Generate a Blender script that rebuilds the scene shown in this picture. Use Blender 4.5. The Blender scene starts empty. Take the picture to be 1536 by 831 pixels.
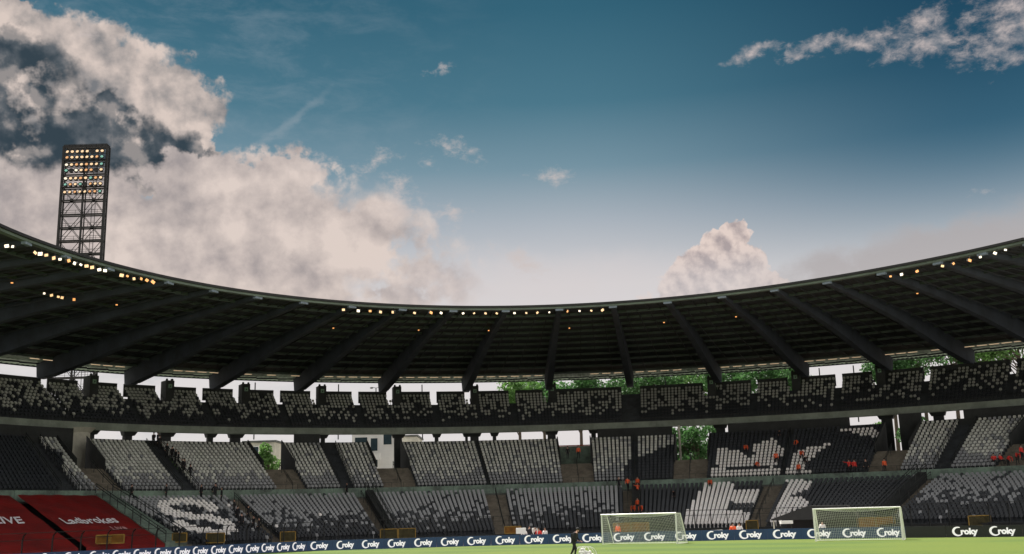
import bpy, math, random
import numpy as np
from mathutils import Vector, Matrix
random.seed(7)
rng = np.random.RandomState(7)
SC = bpy.context.scene
COL = SC.collection

# ------------------------------------------------------------------ camera
CAMH = 3.0
FPX = 1560.0
PITCH = math.atan(348.5 / FPX)
ROLL = 0.03
cp, sp, cr, sr = math.cos(PITCH), math.sin(PITCH), math.cos(ROLL), math.sin(ROLL)
cam = bpy.data.cameras.new('camera')
camo = bpy.data.objects.new('camera', cam)
COL.objects.link(camo)
cam.sensor_width = 36.0
cam.lens = FPX / 1536 * 36.0
cam.clip_start = 0.5
cam.clip_end = 6000
rt = Vector((cr, sr * sp, -sr * cp))
up = Vector((sr, -cr * sp, cr * cp))
bk = rt.cross(up)
M = Matrix((rt, up, bk)).transposed().to_4x4()
M.translation = Vector((0, 0, CAMH))
camo.matrix_world = M
SC.camera = camo


def ray(x, y):
    a, b = x - 768.0, y - 415.5
    X = a * cr - b * sr
    Y = a * sr + b * cr
    return Vector((X, FPX * cp + Y * sp, FPX * sp - Y * cp)) / FPX


def at_z(x, y, z):            # surveyed point of the place at height z
    r = ray(x, y)
    return r * ((z - CAMH) / r.z) + Vector((0, 0, CAMH))


def at_y(x, y, Y):            # surveyed point of the place at depth Y
    r = ray(x, y)
    return r * (Y / r.y) + Vector((0, 0, CAMH))


def proj(P):
    x, y, z = P[0], P[1], P[2] - CAMH
    d = y * cp + z * sp
    v = -y * sp + z * cp
    X = FPX * x / d
    Y = -FPX * v / d
    return 768 + X * cr + Y * sr, 415.5 - X * sr + Y * cr


# ------------------------------------------------------------------ render settings
SC.view_settings.view_transform = 'Standard'
SC.view_settings.look = 'None'
SC.view_settings.gamma = 1
SC.view_settings.exposure = 0.95
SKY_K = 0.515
SC.render.engine = 'CYCLES'

# ------------------------------------------------------------------ sun
SUN_EL, SUN_AZ = math.radians(60), math.radians(-36)      # azimuth clockwise from +Y
sd = Vector((math.sin(SUN_AZ) * math.cos(SUN_EL), math.cos(SUN_AZ) * math.cos(SUN_EL), math.sin(SUN_EL)))
sl = bpy.data.lights.new('sun', 'SUN')
sl.energy = 5.0
sl.angle = math.radians(0.6)
sl.color = (1.0, 0.95, 0.86)
so = bpy.data.objects.new('sun', sl)
COL.objects.link(so)
so.rotation_euler = sd.to_track_quat('Z', 'Y').to_euler()
so.location = (0, 0, 200)


# ------------------------------------------------------------------ node helper
class NT:
    def __init__(s, nt):
        s.nt = nt
        s.L = nt.links

    def n(s, t, **k):
        o = s.nt.nodes.new(t)
        for a, b in k.items():
            setattr(o, a, b)
        return o

    def put(s, inp, v):
        if isinstance(v, bpy.types.NodeSocket):
            s.L.new(v, inp)
        elif v is not None:
            inp.default_value = v

    def m(s, op, a, b=None, c=None, clamp=False):
        o = s.n('ShaderNodeMath', operation=op)
        o.use_clamp = clamp
        s.put(o.inputs[0], a)
        if b is not None: s.put(o.inputs[1], b)
        if c is not None: s.put(o.inputs[2], c)
        return o.outputs[0]

    def vm(s, op, a, b=None, sc=None):
        o = s.n('ShaderNodeVectorMath', operation=op)
        s.put(o.inputs[0], a)
        if b is not None: s.put(o.inputs[1], b)
        if sc is not None: s.put(o.inputs['Scale'], sc)
        return o.outputs[1] if op in ('LENGTH', 'DOT_PRODUCT') else o.outputs[0]

    def noise(s, vec, scale, detail=4, rough=0.55, dist=0.0):
        o = s.n('ShaderNodeTexNoise')
        s.put(o.inputs['Vector'], vec)
        o.inputs['Scale'].default_value = scale
        o.inputs['Detail'].default_value = detail
        o.inputs['Roughness'].default_value = rough
        o.inputs['Distortion'].default_value = dist
        return o

    def ss(s, v, a, b, o0=0.0, o1=1.0):        # smoothstep
        o = s.n('ShaderNodeMapRange', interpolation_type='SMOOTHSTEP')
        s.put(o.inputs[0], v)
        for i, q in zip((1, 2, 3, 4), (a, b, o0, o1)): s.put(o.inputs[i], q)
        return o.outputs[0]

    def mix(s, f, a, b):
        o = s.n('ShaderNodeMix', data_type='RGBA')
        s.put(o.inputs[0], f)
        s.put(o.inputs[6], a if isinstance(a, bpy.types.NodeSocket) else (*a, 1))
        s.put(o.inputs[7], b if isinstance(b, bpy.types.NodeSocket) else (*b, 1))
        return o.outputs[2]


def lin(r, g, b):
    f = lambda c: (c / 255 / 12.92) if c / 255 <= 0.04045 else ((c / 255 + 0.055) / 1.055) ** 2.4
    return (f(r), f(g), f(b))


# ------------------------------------------------------------------ sky
def build_world():
    w = bpy.data.worlds.new('World')
    SC.world = w
    w.use_nodes = True
    nt = w.node_tree
    nt.nodes.clear()
    N = NT(nt)
    tc = N.n('ShaderNodeTexCoord')
    D = tc.outputs['Generated']
    sep = N.n('ShaderNodeSeparateXYZ')
    N.put(sep.inputs[0], D)
    az = N.m('ARCTAN2', sep.outputs[0], sep.outputs[1])
    el = N.m('ARCSINE', sep.outputs[2])
    az = N.m('MULTIPLY', az, 57.2958)
    el = N.m('MULTIPLY', el, 57.2958)
    cmb = N.n('ShaderNodeCombineXYZ')
    N.put(cmb.inputs[0], az)
    N.put(cmb.inputs[1], el)
    P0 = cmb.outputs[0]
    # domain warp: big billows and fine curls
    def centred(no, k):
        v = N.vm('SUBTRACT', no.outputs['Color'], (0.5, 0.5, 0.5))
        return N.vm('SCALE', v, sc=k)
    w1 = centred(N.noise(D, 9, 3, .5), 5.0)
    w2 = centred(N.noise(D, 34, 4, .6), 3.0)
    Pw = N.vm('ADD', N.vm('ADD', P0, w1), w2)
    Ps = N.vm('ADD', P0, N.vm('SCALE', N.vm('ADD', w1, w2), sc=0.45))
    n1 = N.noise(D, 14, 9, .58).outputs['Fac']
    off = N.vm('ADD', D, (0.012, 0.0, 0.016))
    n1b = N.noise(off, 14, 6, .58).outputs['Fac']
    n2 = N.noise(D, 45, 8, .62).outputs['Fac']
    st = N.vm('MULTIPLY', D, (1.0, 1.0, 2.6))
    n3 = N.noise(st, 16, 9, .66, .3).outputs['Fac']
    relief = N.m('SUBTRACT', n1, n1b)

    def ae(x, y):
        r = ray(x, y).normalized()
        return math.degrees(math.atan2(r.x, r.y)), math.degrees(math.asin(r.z))

    S = math.degrees(1 / FPX)

    def ell(x, y, rx, ry, rot=0, P=Pw):
        a, e = ae(x, y)
        mp = N.n('ShaderNodeMapping', vector_type='TEXTURE')
        N.put(mp.inputs['Vector'], P)
        mp.inputs['Location'].default_value = (a, e, 0)
        mp.inputs['Rotation'].default_value = (0, 0, math.radians(rot))
        mp.inputs['Scale'].default_value = (rx * S, ry * S, 1)
        return N.m('SUBTRACT', 1.0, N.vm('LENGTH', mp.outputs[0]))

    def union(lst, k=0.25):
        r = lst[0]
        for q in lst[1:]:
            r = N.m('SMOOTH_MAX', r, q, k)
        return r

    # clear-sky colour: Nishita sky graded towards this place's hazy horizon
    sky = N.n('ShaderNodeTexSky', sky_type='NISHITA')
    sky.sun_disc = False
    sky.sun_elevation = SUN_EL
    sky.sun_rotation = SUN_AZ
    sky.air_density = 1.0
    sky.dust_density = 0.6
    sky.ozone_density = 4.0
    nish = N.vm('SCALE', sky.outputs[0], sc=0.05)
    rp = N.n('ShaderNodeValToRGB')
    N.put(rp.inputs[0], N.ss(el, 0, 60))
    # map elevation linearly instead of smooth
    mr = N.n('ShaderNodeMapRange')
    N.put(mr.inputs[0], el)
    mr.inputs[1].default_value = -5
    mr.inputs[2].default_value = 45
    N.put(rp.inputs[0], mr.outputs[0])
    cr_ = rp.color_ramp
    pts = [(0.0, (222, 214, 212)), (0.20, (232, 226, 224)), (0.34, (220, 215, 215)), (0.41, (176, 184, 192)), (0.47, (120, 150, 164)), (0.54, (74, 120, 138)),
           (0.64, (48, 99, 119)), (0.78, (37, 88, 108)), (1.0, (26, 70, 90))]
    while len(cr_.elements) < len(pts): cr_.elements.new(0.5)
    for e, (p, c) in zip(cr_.elements, pts):
        e.position = p
        e.color = (*lin(*c), 1)
    # clearer, deeper air towards the right, away from the bright cloud bank
    clear = N.ss(az, 2, 27)
    deep = N.vm('MULTIPLY', rp.outputs[0], (0.10, 0.32, 0.44))
    low = N.ss(el, 9, 19)
    base = N.mix(N.m('MULTIPLY', N.m('MULTIPLY', clear, low), 0.9), rp.outputs[0], deep)
    milky = N.m('MULTIPLY', N.ss(az, 3, -18), N.ss(n3, 0.40, 0.75))
    base = N.mix(N.m('MULTIPLY', milky, 0.32), base, lin(150, 165, 175))
    base = N.mix(0.08, base, nish)

    # --- cloud layers
    bright = lin(218, 204, 196)
    mid = lin(176, 168, 165)
    dark = lin(58, 74, 84)
    # flat veil low right
    f = N.m('MAXIMUM', ell(1420, 372, 230, 55, 9, Ps), ell(1300, 400, 190, 45, 4, Ps))
    f = N.m('ADD', f, N.m('MULTIPLY', N.m('SUBTRACT', n3, .5), .5))
    col = N.mix(N.m('MULTIPLY', N.ss(f, -0.05, 0.6), 0.8), base, lin(176, 170, 170))
    # big dark cumulus upper left
    A = union([ell(115, 165, 200, 118, 0, Ps), ell(40, 110, 120, 90, 0, Ps), ell(130, 135, 150, 92, 0), ell(10, 120, 130, 112, 0), ell(110, 180, 170, 118, 0), ell(180, 150, 100, 92, -20), ell(240, 190, 84, 80, -25), ell(50, 62, 84, 56, 0),
               ell(30, 230, 190, 80, 0), ell(270, 220, 56, 50, 0), ell(-60, 150, 150, 150, 0), ell(200, 250, 120, 60, 0)], 0.35)
    nm = N.noise(D, 26, 7, .5).outputs['Fac']
    nmb = N.noise(N.vm('ADD', D, (0.008, 0.0, 0.012)), 26, 6, .5).outputs['Fac']
    rel2 = N.m('SUBTRACT', nm, nmb)
    edge = N.m('SUBTRACT', 1.0, N.m('MULTIPLY', N.ss(A, .06, .26), .95))
    nz = N.m('ADD', N.m('MULTIPLY', N.m('SUBTRACT', n1, .5), .6), N.m('MULTIPLY', N.m('SUBTRACT', nm, .5), .45))
    nz = N.m('ADD', nz, N.m('MULTIPLY', N.m('SUBTRACT', n2, .5), .2))
    Ad = N.m('ADD', N.m('ADD', A, .03), N.m('MULTIPLY', nz, edge))
    Aa = N.ss(Ad, 0.0, 0.14)
    dk = union([ell(95, 218, 185, 62, 0), ell(25, 100, 84, 62, 0), ell(200, 228, 120, 54, 0), ell(175, 150, 70, 34, -20), ell(-40, 190, 130, 110, 0), ell(262, 240, 60, 46, 0), ell(140, 190, 60, 40, 0)], .3)
    dk = N.m('ADD', dk, N.m('MULTIPLY', nz, .62))
    thick = N.m('MULTIPLY', N.ss(dk, -.13, .36), N.ss(Ad, .10, .34))
    thick = N.m('SUBTRACT', thick, N.m('MULTIPLY', N.ss(rel2, .01, 0.12), .30), clamp=True)
    lightc = N.mix(N.m('ADD', N.m('ADD', N.m('MULTIPLY', rel2, 3.2), N.m('MULTIPLY', N.m('SUBTRACT', n2, .5), .8)), .62, clamp=True), lin(122, 124, 128), lin(218, 202, 193))
    darkc = N.mix(N.ss(N.m('ADD', nm, N.m('MULTIPLY', rel2, 1.5)), .3, .72), lin(54, 68, 78), lin(98, 104, 110))
    cA = N.mix(thick, lightc, darkc)
    col = N.mix(Aa, col, cA)
    # broad bank on the left, in front of the dark cumulus
    B = union([ell(290, 390, 360, 125, 0, Ps), ell(110, 310, 170, 62, 0, Ps), ell(380, 300, 130, 50, 0, Ps), ell(0, 300, 110, 62, 0), ell(60, 400, 200, 120, 0), ell(230, 330, 160, 95, 0), ell(270, 262, 75, 34, 0), ell(390, 300, 150, 78, 0), ell(330, 430, 380, 130, 0),
               ell(590, 410, 150, 85, 0), ell(570, 330, 62, 46, -30, Ps), ell(455, 262, 60, 26, 0), ell(500, 380, 130, 80, 0), ell(640, 420, 110, 50, 0)])
    bedge = N.m('SUBTRACT', 1.0, N.m('MULTIPLY', N.ss(B, .10, .35), .9))
    nb_ = N.m('ADD', N.m('MULTIPLY', N.m('SUBTRACT', n1, .5), .75), N.m('MULTIPLY', N.m('SUBTRACT', n2, .5), .42))
    Bd = N.m('ADD', N.m('MULTIPLY', B, 1.25), N.m('MULTIPLY', nb_, bedge))
    Ba = N.ss(Bd, -0.06, N.ss(az, -13, -1, .34, 1.0))
    shade = N.m('ADD', N.m('ADD', N.m('MULTIPLY', relief, 2.4), N.m('MULTIPLY', rel2, 1.6)), 0.70)
    shade = N.m('ADD', shade, N.m('MULTIPLY', N.m('SUBTRACT', n2, .5), .5))
    shade = N.m('SUBTRACT', shade, N.m('MULTIPLY', N.ss(az, -12, -22), N.m('MULTIPLY', N.ss(el, 11, 17), .30)), clamp=True)
    cB = N.mix(shade, lin(160, 152, 152), lin(222, 207, 199))
    col = N.mix(Ba, col, cB)
    # soft glow of thin cloud above the horizon in the middle
    g = ell(820, 420, 330, 62, 0, Ps)
    col = N.mix(N.m('MULTIPLY', N.ss(g, 0.0, 0.8), 0.5), col, lin(214, 206, 206))
    # cumulus tower right of centre
    T = union([ell(1105, 348, 24, 24, 0, Ps), ell(1080, 372, 34, 28, 0, Ps), ell(1050, 405, 55, 36, 0, Ps), ell(1110, 400, 50, 48, 0, Ps), ell(1020, 425, 36, 40, 0, Ps),
               ell(1140, 425, 48, 34, 0, Ps), ell(1075, 440, 110, 40, 0, Ps)], 0.12)
    n4 = N.noise(D, 70, 7, .55).outputs['Fac']
    n4b = N.noise(N.vm('ADD', D, (0.004, 0.0, 0.006)), 70, 5, .55).outputs['Fac']
    Td = N.m('ADD', T, N.m('MULTIPLY', N.m('SUBTRACT', n4, .5), .8))
    Ta = N.ss(Td, 0.04, 0.16)
    tsh = N.m('ADD', N.m('MULTIPLY', N.m('SUBTRACT', n4, n4b), 3.0), N.ss(Td, 1.0, 0.1, .35, .8), clamp=True)
    col = N.mix(N.m('MULTIPLY', Ta, N.ss(el, 11.5, 14, .55, 1.0)), col, N.mix(tsh, lin(172, 160, 160), lin(226, 208, 200)))
    # streaked cloud top right and small wisps
    W = union([ell(1130, 78, 60, 13, 8, Ps), ell(1220, 70, 80, 16, 4, Ps), ell(1300, 66, 70, 22, 0, Ps), ell(1400, 40, 52, 30, 22, Ps), ell(1400, 75, 90, 26, 0, Ps),
               ell(1500, 40, 90, 60, 20, Ps), ell(1490, 80, 70, 26, 0, Ps)], .15)
    W2 = union([ell(556, 246, 50, 24, 8, Ps), ell(672, 220, 60, 20, -4, Ps), ell(712, 232, 26, 16, 0, Ps), ell(636, 246, 30, 16, 0, Ps), ell(590, 290, 66, 26, -35, Ps), ell(600, 320, 60, 40, 0, Ps),
                ell(840, 260, 56, 20, -10, Ps), ell(1462, 288, 40, 9, 0, Ps), ell(136, 42, 36, 20, 0, Ps),
                ell(775, 392, 60, 26, -15, Ps), ell(668, 332, 44, 24, 20, Ps), ell(470, 250, 60, 20, 10, Ps), ell(655, 108, 34, 9, 20, Ps)], .1)
    n5 = N.noise(N.vm('MULTIPLY', D, (1, 1, 1.7)), 60, 10, .68, .2).outputs['Fac']
    Wd = N.m('ADD', W, N.m('MULTIPLY', N.m('SUBTRACT', n5, .52), 2.4))
    Wa = N.m('MULTIPLY', N.ss(Wd, 0.0, 1.15), .92)
    col = N.mix(Wa, col, N.mix(N.ss(n4, .35, .65), lin(150, 150, 155), lin(208, 194, 190)))
    Wd2 = N.m('ADD', W2, N.m('MULTIPLY', N.m('SUBTRACT', n5, .55), 3.2))
    col = N.mix(N.m('MULTIPLY', N.ss(Wd2, 0.0, 1.5), .85), col, lin(206, 194, 190))
    # thin streak of cirrus
    cz = ell(430, 190, 120, 12, 38, Ps)
    col = N.mix(N.m('MULTIPLY', N.ss(N.m('ADD', cz, N.m('MULTIPLY', N.m('SUBTRACT', n3, .5), 1.2)), 0, 1), .3), col, lin(160, 170, 178))
    # scattered fair-weather cumulus over the rest of the sky (behind and beside the camera), made extra bright to add light on the shaded stands
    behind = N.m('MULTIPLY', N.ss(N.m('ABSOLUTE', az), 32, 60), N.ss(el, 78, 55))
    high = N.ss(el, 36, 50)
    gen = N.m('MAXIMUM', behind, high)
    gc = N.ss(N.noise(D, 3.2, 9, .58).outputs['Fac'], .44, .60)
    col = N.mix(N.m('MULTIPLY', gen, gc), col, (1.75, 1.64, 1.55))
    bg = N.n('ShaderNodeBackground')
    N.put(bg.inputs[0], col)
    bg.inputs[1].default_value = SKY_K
    out = N.n('ShaderNodeOutputWorld')
    N.L.new(bg.outputs[0], out.inputs[0])


build_world()


# ------------------------------------------------------------------ materials
def mat(name, base, rough=0.7, var=0.25, scale=3.0, bump=0.0, metal=0.0, emit=None, es=0.0, trans=0.0, coord='Object', rand=0.0, stretch=None, tint=None):
    m = bpy.data.materials.new(name)
    m.use_nodes = True
    nt = m.node_tree
    nt.nodes.clear()
    N = NT(nt)
    tc = N.n('ShaderNodeTexCoord')
    v = tc.outputs[coord]
    if stretch: v = N.vm('MULTIPLY', v, stretch)
    ns = N.noise(v, scale, 6, .6)
    ns2 = N.noise(v, scale * 6.3, 4, .6)
    f = N.m('ADD', N.m('MULTIPLY', ns.outputs['Fac'], .7), N.m('MULTIPLY', ns2.outputs['Fac'], .3))
    f = N.ss(f, .3, .7)
    lo = tuple(c * (1 - var) for c in base)
    hi = tuple(min(1, c * (1 + var)) for c in base)
    if tint: lo = tint
    c = N.mix(f, lo, hi)
    if rand:
        oi = N.n('ShaderNodeObjectInfo')
        g = N.m('ADD', N.m('MULTIPLY', oi.outputs['Random'], rand), 1 - rand / 2)
        c = N.vm('SCALE', c, sc=g)
    b = N.n('ShaderNodeBsdfPrincipled')
    N.put(b.inputs['Base Color'], c)
    N.put(b.inputs['Roughness'], N.m('ADD', N.m('MULTIPLY', ns2.outputs['Fac'], .2), rough - .1, clamp=True))
    b.inputs['Metallic'].default_value = metal
    if emit:
        b.inputs['Emission Color'].default_value = (*emit, 1)
        b.inputs['Emission Strength'].default_value = es
    if bump:
        bp = N.n('ShaderNodeBump')
        bp.inputs['Strength'].default_value = bump
        bp.inputs['Distance'].default_value = 0.05
        N.put(bp.inputs['Height'], ns2.outputs['Fac'])
        N.put(b.inputs['Normal'], bp.outputs[0])
    out = N.n('ShaderNodeOutputMaterial')
    if trans:
        t = N.n('ShaderNodeBsdfTranslucent')
        N.put(t.inputs[0], c)
        mx = N.n('ShaderNodeMixShader')
        mx.inputs[0].default_value = trans
        N.L.new(b.outputs[0], mx.inputs[1])
        N.L.new(t.outputs[0], mx.inputs[2])
        N.L.new(mx.outputs[0], out.inputs[0])
    else:
        N.L.new(b.outputs[0], out.inputs[0])
    m.diffuse_color = (*base, 1)
    return m


MT = dict(
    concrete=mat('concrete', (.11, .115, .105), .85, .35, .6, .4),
    terrace=mat('terrace_concrete', (.038, .043, .048), .9, .35, .8, .4),
    stair=mat('stair_concrete', (.16, .14, .11), .9, .35, .9, .4),
    promwall=mat('painted_green_concrete', (.17, .24, .19), .8, .35, .5, .3, tint=(.07, .085, .075)),
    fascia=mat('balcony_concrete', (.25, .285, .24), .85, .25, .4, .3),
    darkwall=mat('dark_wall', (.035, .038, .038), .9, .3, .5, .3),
    palecon=mat('pale_concrete', (.55, .53, .45), .8, .2, .5, .2),
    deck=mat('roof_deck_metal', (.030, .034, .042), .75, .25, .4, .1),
    reardeck=mat('roof_sheet_painted_lit', (.34, .44, .34), .6, .2, .6, .1),  # lightened green stands in for outside light on the rear deck
    purlin=mat('purlin_steel', (.058, .080, .078), .6, .25, 1.0),
    beam=mat('girder_concrete', (.036, .045, .062), .85, .35, .35, .3),
    rim=mat('roof_rim_metal', (.13, .17, .14), .5, .25, .7, metal=.1),
    bracket=mat('bracket_paint', (.20, .25, .32), .6, .2, 3),
    black=mat('black_paint', (.012, .012, .013), .6, .3, 3),
    rail=mat('railing_steel', (.022, .026, .025), .5, .3, 5, metal=.3),
    tower=mat('tower_steel', (.015, .014, .013), .6, .3, 1, metal=.3),
    s_white=mat('seat_white_plastic', (.90, .87, .84), .5, .06, 8, rand=.12),
    s_light=mat('seat_pale_plastic', (.62, .63, .58), .55, .12, 8, rand=.3),
    s_mid=mat('seat_midgrey_plastic', (.38, .39, .36), .55, .12, 8, rand=.3),  # mid grey seat tone, used in the upper tier
    s_grey=mat('seat_grey_plastic', (.29, .30, .31), .55, .12, 8, rand=.25),
    s_dark=mat('seat_black_plastic', (.024, .028, .034), .5, .15, 8, rand=.4),
    board=mat('board_navy', (.012, .038, .100), .45, .18, 1.5, emit=(.02, .07, .20), es=.06),
    boardblack=mat('board_black', (.010, .011, .014), .45, .18, 1.5),
    letter=mat('lettering_white', (.86, .85, .88), .5, .03, 4),
    ledletter=mat('led_lettering_white', (.86, .85, .88), .5, .03, 4, emit=(1.0, .94, 1.0), es=.20),
    letterred=mat('lettering_pale_red', (.55, .30, .30), .6, .05, 4),
    tarp=mat('red_tarpaulin', (.21, .006, .005), .6, .22, .35, .9, tint=(.12, .005, .005)),
    yellow=mat('yellow_paint', (.32, .20, .03), .55, .25, 3),
    yellowmesh=mat('worn_yellow_panel', (.30, .14, .02), .7, .35, 2),
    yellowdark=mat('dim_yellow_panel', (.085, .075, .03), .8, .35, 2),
    goal=mat('goal_white_paint', (.84, .84, .80), .4, .05, 3),
    net=mat('net_cord', (.74, .76, .70), .8, .05, 3),
    lampglass=mat('lamp_glow_warm', (.9, .7, .45), .4, .05, 3, emit=(1.0, .62, .30), es=.55),
    lampwhite=mat('lamp_glow_white', (.9, .85, .75), .4, .05, 3, emit=(1.0, .85, .62), es=.9),
    lampamber=mat('lamp_glow_amber', (.9, .5, .25), .4, .05, 3, emit=(1.0, .42, .12), es=.55),
    lampgreen=mat('lamp_glow_green', (.4, .7, .6), .4, .05, 3, emit=(.25, .75, .55), es=.35),
    tube=mat('tube_glow', (.9, .75, .6), .4, .05, 3, emit=(1.0, .70, .42), es=.32),
    sign=mat('green_sign', (.20, .34, .24), .6, .1, 3),
    orange=mat('orange_vest', (.90, .12, .03), .6, .15, 6),
    redcloth=mat('red_jacket', (.75, .04, .03), .7, .15, 6),
    darkcloth=mat('black_clothing', (.014, .014, .017), .8, .3, 6),
    greycloth=mat('grey_clothing', (.10, .10, .11), .8, .3, 6),
    whitecloth=mat('white_shirt', (.75, .72, .70), .8, .08, 6),
    skin=mat('skin', (.45, .26, .19), .6, .1, 6),
    hair=mat('dark_hair', (.02, .015, .012), .7, .2, 10),
    bark=mat('bark', (.09, .07, .05), .9, .3, 2, .6),
    leaf=mat('leaves_mid', (.055, .14, .04), .6, .4, .5, trans=.45),
    leaf2=mat('leaves_fresh', (.10, .21, .05), .6, .4, .5, trans=.45),
    glass=mat('window_glass', (.03, .05, .06), .1, .1, 2),
    white=mat('white_render', (.75, .74, .71), .8, .06, .4),
    redbrick=mat('red_sill', (.45, .12, .08), .8, .2, 2),
    track=mat('running_track', (.20, .055, .04), .9, .2, .5),
    plaza=mat('plaza_paving', (.26, .25, .23), .9, .2, .1),
    ball=mat('ball_white', (.80, .79, .78), .5, .05, 5),
    fluorescent=mat('red_print', (.5, .05, .05), .6, .1, 3),
)


# ------------------------------------------------------------------ mesh helpers
class MB:
    def __init__(s):
        s.v, s.f, s.mi = [], [], []

    def add(s, vs, fs, mi=0):
        b = len(s.v)
        s.v += [tuple(q) for q in vs]
        s.f += [tuple(i + b for i in q) for q in fs]
        s.mi += [mi] * len(fs)

    def quad(s, a, b, c, d, mi=0): s.add((a, b, c, d), ((0, 1, 2, 3),), mi)

    def hexa(s, p, mi=0):          # 8 points: bottom loop 0-3, top loop 4-7
        s.add(p, ((0, 3, 2, 1), (4, 5, 6, 7), (0, 1, 5, 4), (1, 2, 6, 5), (2, 3, 7, 6), (3, 0, 4, 7)), mi)

    def box(s, x0, y0, z0, x1, y1, z1, mi=0):
        s.hexa(((x0, y0, z0), (x1, y0, z0), (x1, y1, z0), (x0, y1, z0), (x0, y0, z1), (x1, y0, z1), (x1, y1, z1), (x0, y1, z1)), mi)

    def bar(s, a, b, w, h=None, upv=(0, 0, 1), mi=0):
        a, b = Vector(a), Vector(b)
        d = (b - a)
        if d.length < 1e-6: return
        d.normalize()
        u = Vector(upv)
        if abs(d.dot(u)) > .98: u = Vector((0, 1, 0))
        sd_ = d.cross(u).normalized() * (w / 2)
        u = sd_.cross(d).normalized() * ((h or w) / 2)
        s.hexa([a - sd_ - u, a + sd_ - u, b + sd_ - u, b - sd_ - u, a - sd_ + u, a + sd_ + u, b + sd_ + u, b - sd_ + u], mi)

    def tube(s, a, b, r0, r1=None, n=8, mi=0, cap=True):
        a, b = Vector(a), Vector(b)
        r1 = r0 if r1 is None else r1
        d = (b - a).normalized()
        u = Vector((0, 0, 1)) if abs(d.z) < .9 else Vector((1, 0, 0))
        x = d.cross(u).normalized()
        y = d.cross(x)
        vs = []
        for c, r in ((a, r0), (b, r1)):
            for i in range(n):
                t = 2 * math.pi * i / n
                vs.append(c + x * (r * math.cos(t)) + y * (r * math.sin(t)))
        fs = [(i, (i + 1) % n, n + (i + 1) % n, n + i) for i in range(n)]
        if cap: fs += [tuple(range(n))[::-1], tuple(range(n, 2 * n))]
        s.add(vs, fs, mi)

    def ball(s, c, r, nu=10, nv=6, mi=0, sc=(1, 1, 1)):
        vs, fs = [], []
        for j in range(1, nv):
            p = math.pi * j / nv
            for i in range(nu):
                t = 2 * math.pi * i / nu
                vs.append((c[0] + r * sc[0] * math.sin(p) * math.cos(t), c[1] + r * sc[1] * math.sin(p) * math.sin(t), c[2] + r * sc[2] * math.cos(p)))
        vs += [(c[0], c[1], c[2] + r * sc[2]), (c[0], c[1], c[2] - r * sc[2])]
        T, B = len(vs) - 2, len(vs) - 1
        for j in range(nv - 2):
            for i in range(nu):
                fs.append((j * nu + i, (j + 1) * nu + i, (j + 1) * nu + (i + 1) % nu, j * nu + (i + 1) % nu))
        for i in range(nu):
            fs.append((T, i, (i + 1) % nu))
            fs.append((B, (nv - 2) * nu + (i + 1) % nu, (nv - 2) * nu + i))
        s.add(vs, fs, mi)

    def mesh(s, name, mats):
        me = bpy.data.meshes.new(name)
        me.from_pydata(s.v, [], s.f)
        for m in (mats if isinstance(mats, (list, tuple)) else [mats]): me.materials.append(MT[m] if isinstance(m, str) else m)
        if any(s.mi): me.polygons.foreach_set('material_index', s.mi)
        me.update()
        return me

    def obj(s, name, mats, parent=None, kind=None, smooth=False):
        me = s.mesh(name, mats)
        if smooth: me.shade_smooth()
        return link(name, me, parent, kind)


def link(name, me, parent=None, kind=None):
    o = bpy.data.objects.new(name, me)
    COL.objects.link(o)
    if parent is not None: setpar(o, parent)
    if kind: o['kind'] = kind
    return o


def setpar(o, p):              # keep world coordinates of the mesh
    o.parent = p
    w = p.location if p.parent is None else p.location + p.parent.location
    if p.get('_rot') is None:
        o.location = o.location - w
    return o


def thing(name, label, cat, loc=(0, 0, 0), group=None):
    o = bpy.data.objects.new(name, None)
    COL.objects.link(o)
    o.location = loc
    o.empty_display_size = .3
    tag(o, label, cat, group)
    return o


def tag(o, label, cat, group=None):
    o['label'] = label
    o['category'] = cat
    if group: o['group'] = group
    return o


CNT = {}
ORD = ['', 'first', 'second', 'third', 'fourth', 'fifth', 'sixth', 'seventh', 'eighth', 'ninth', 'tenth', 'eleventh', 'twelfth', 'thirteenth', 'fourteenth',
       'fifteenth', 'sixteenth', 'seventeenth', 'eighteenth', 'nineteenth', 'twentieth']


# ------------------------------------------------------------------ plan of the bowl
CX, CY = 0.0, 60.0


def poly(c, t): return sum(q * t ** i for i, q in enumerate(c))


def dpoly(c, t): return sum(i * q * t ** (i - 1) for i, q in enumerate(c) if i)


PB = [93.484, 5.74, -2.715, 7.548, -2.603]      # balcony front, radius over angle
PL = [56.191, 3.898, -8.611, 1.709, 3.12]       # roof lip


def clampR(c, t, lo, hi):
    if t < lo: return poly(c, lo) + dpoly(c, lo) * (t - lo), dpoly(c, lo)
    if t > hi: return poly(c, hi) + dpoly(c, hi) * (t - hi), dpoly(c, hi)
    return poly(c, t), dpoly(c, t)


def RB(t):
    if t >= -.80: return clampR(PB, t, -.80, .74)
    # straight stand beyond the bend on the left
    R0, d0 = poly(PB, -.80), dpoly(PB, -.80)
    s0, c0 = math.sin(-.80), math.cos(-.80)
    P = (R0 * s0, R0 * c0)
    T = (d0 * s0 + R0 * c0, d0 * c0 - R0 * s0)
    num = P[0] * T[1] - P[1] * T[0]

    def rr(q): return num / (math.sin(q) * T[1] - math.cos(q) * T[0])
    return rr(t), (rr(t + 1e-4) - rr(t - 1e-4)) / 2e-4


def RL(t): return clampR(PL, t, -1.0, .80)


KT = None


def slide(t, d):               # aisles are not quite square to the rows: slide along the row
    if KT is None or d > -2.5 and d >= 0: return t
    u = min(d, -3.0) + 16.5
    return t + u * float(np.interp(t, KT[0], KT[1 if d < -16.5 else 2])) / RB(t)[0]


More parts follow.
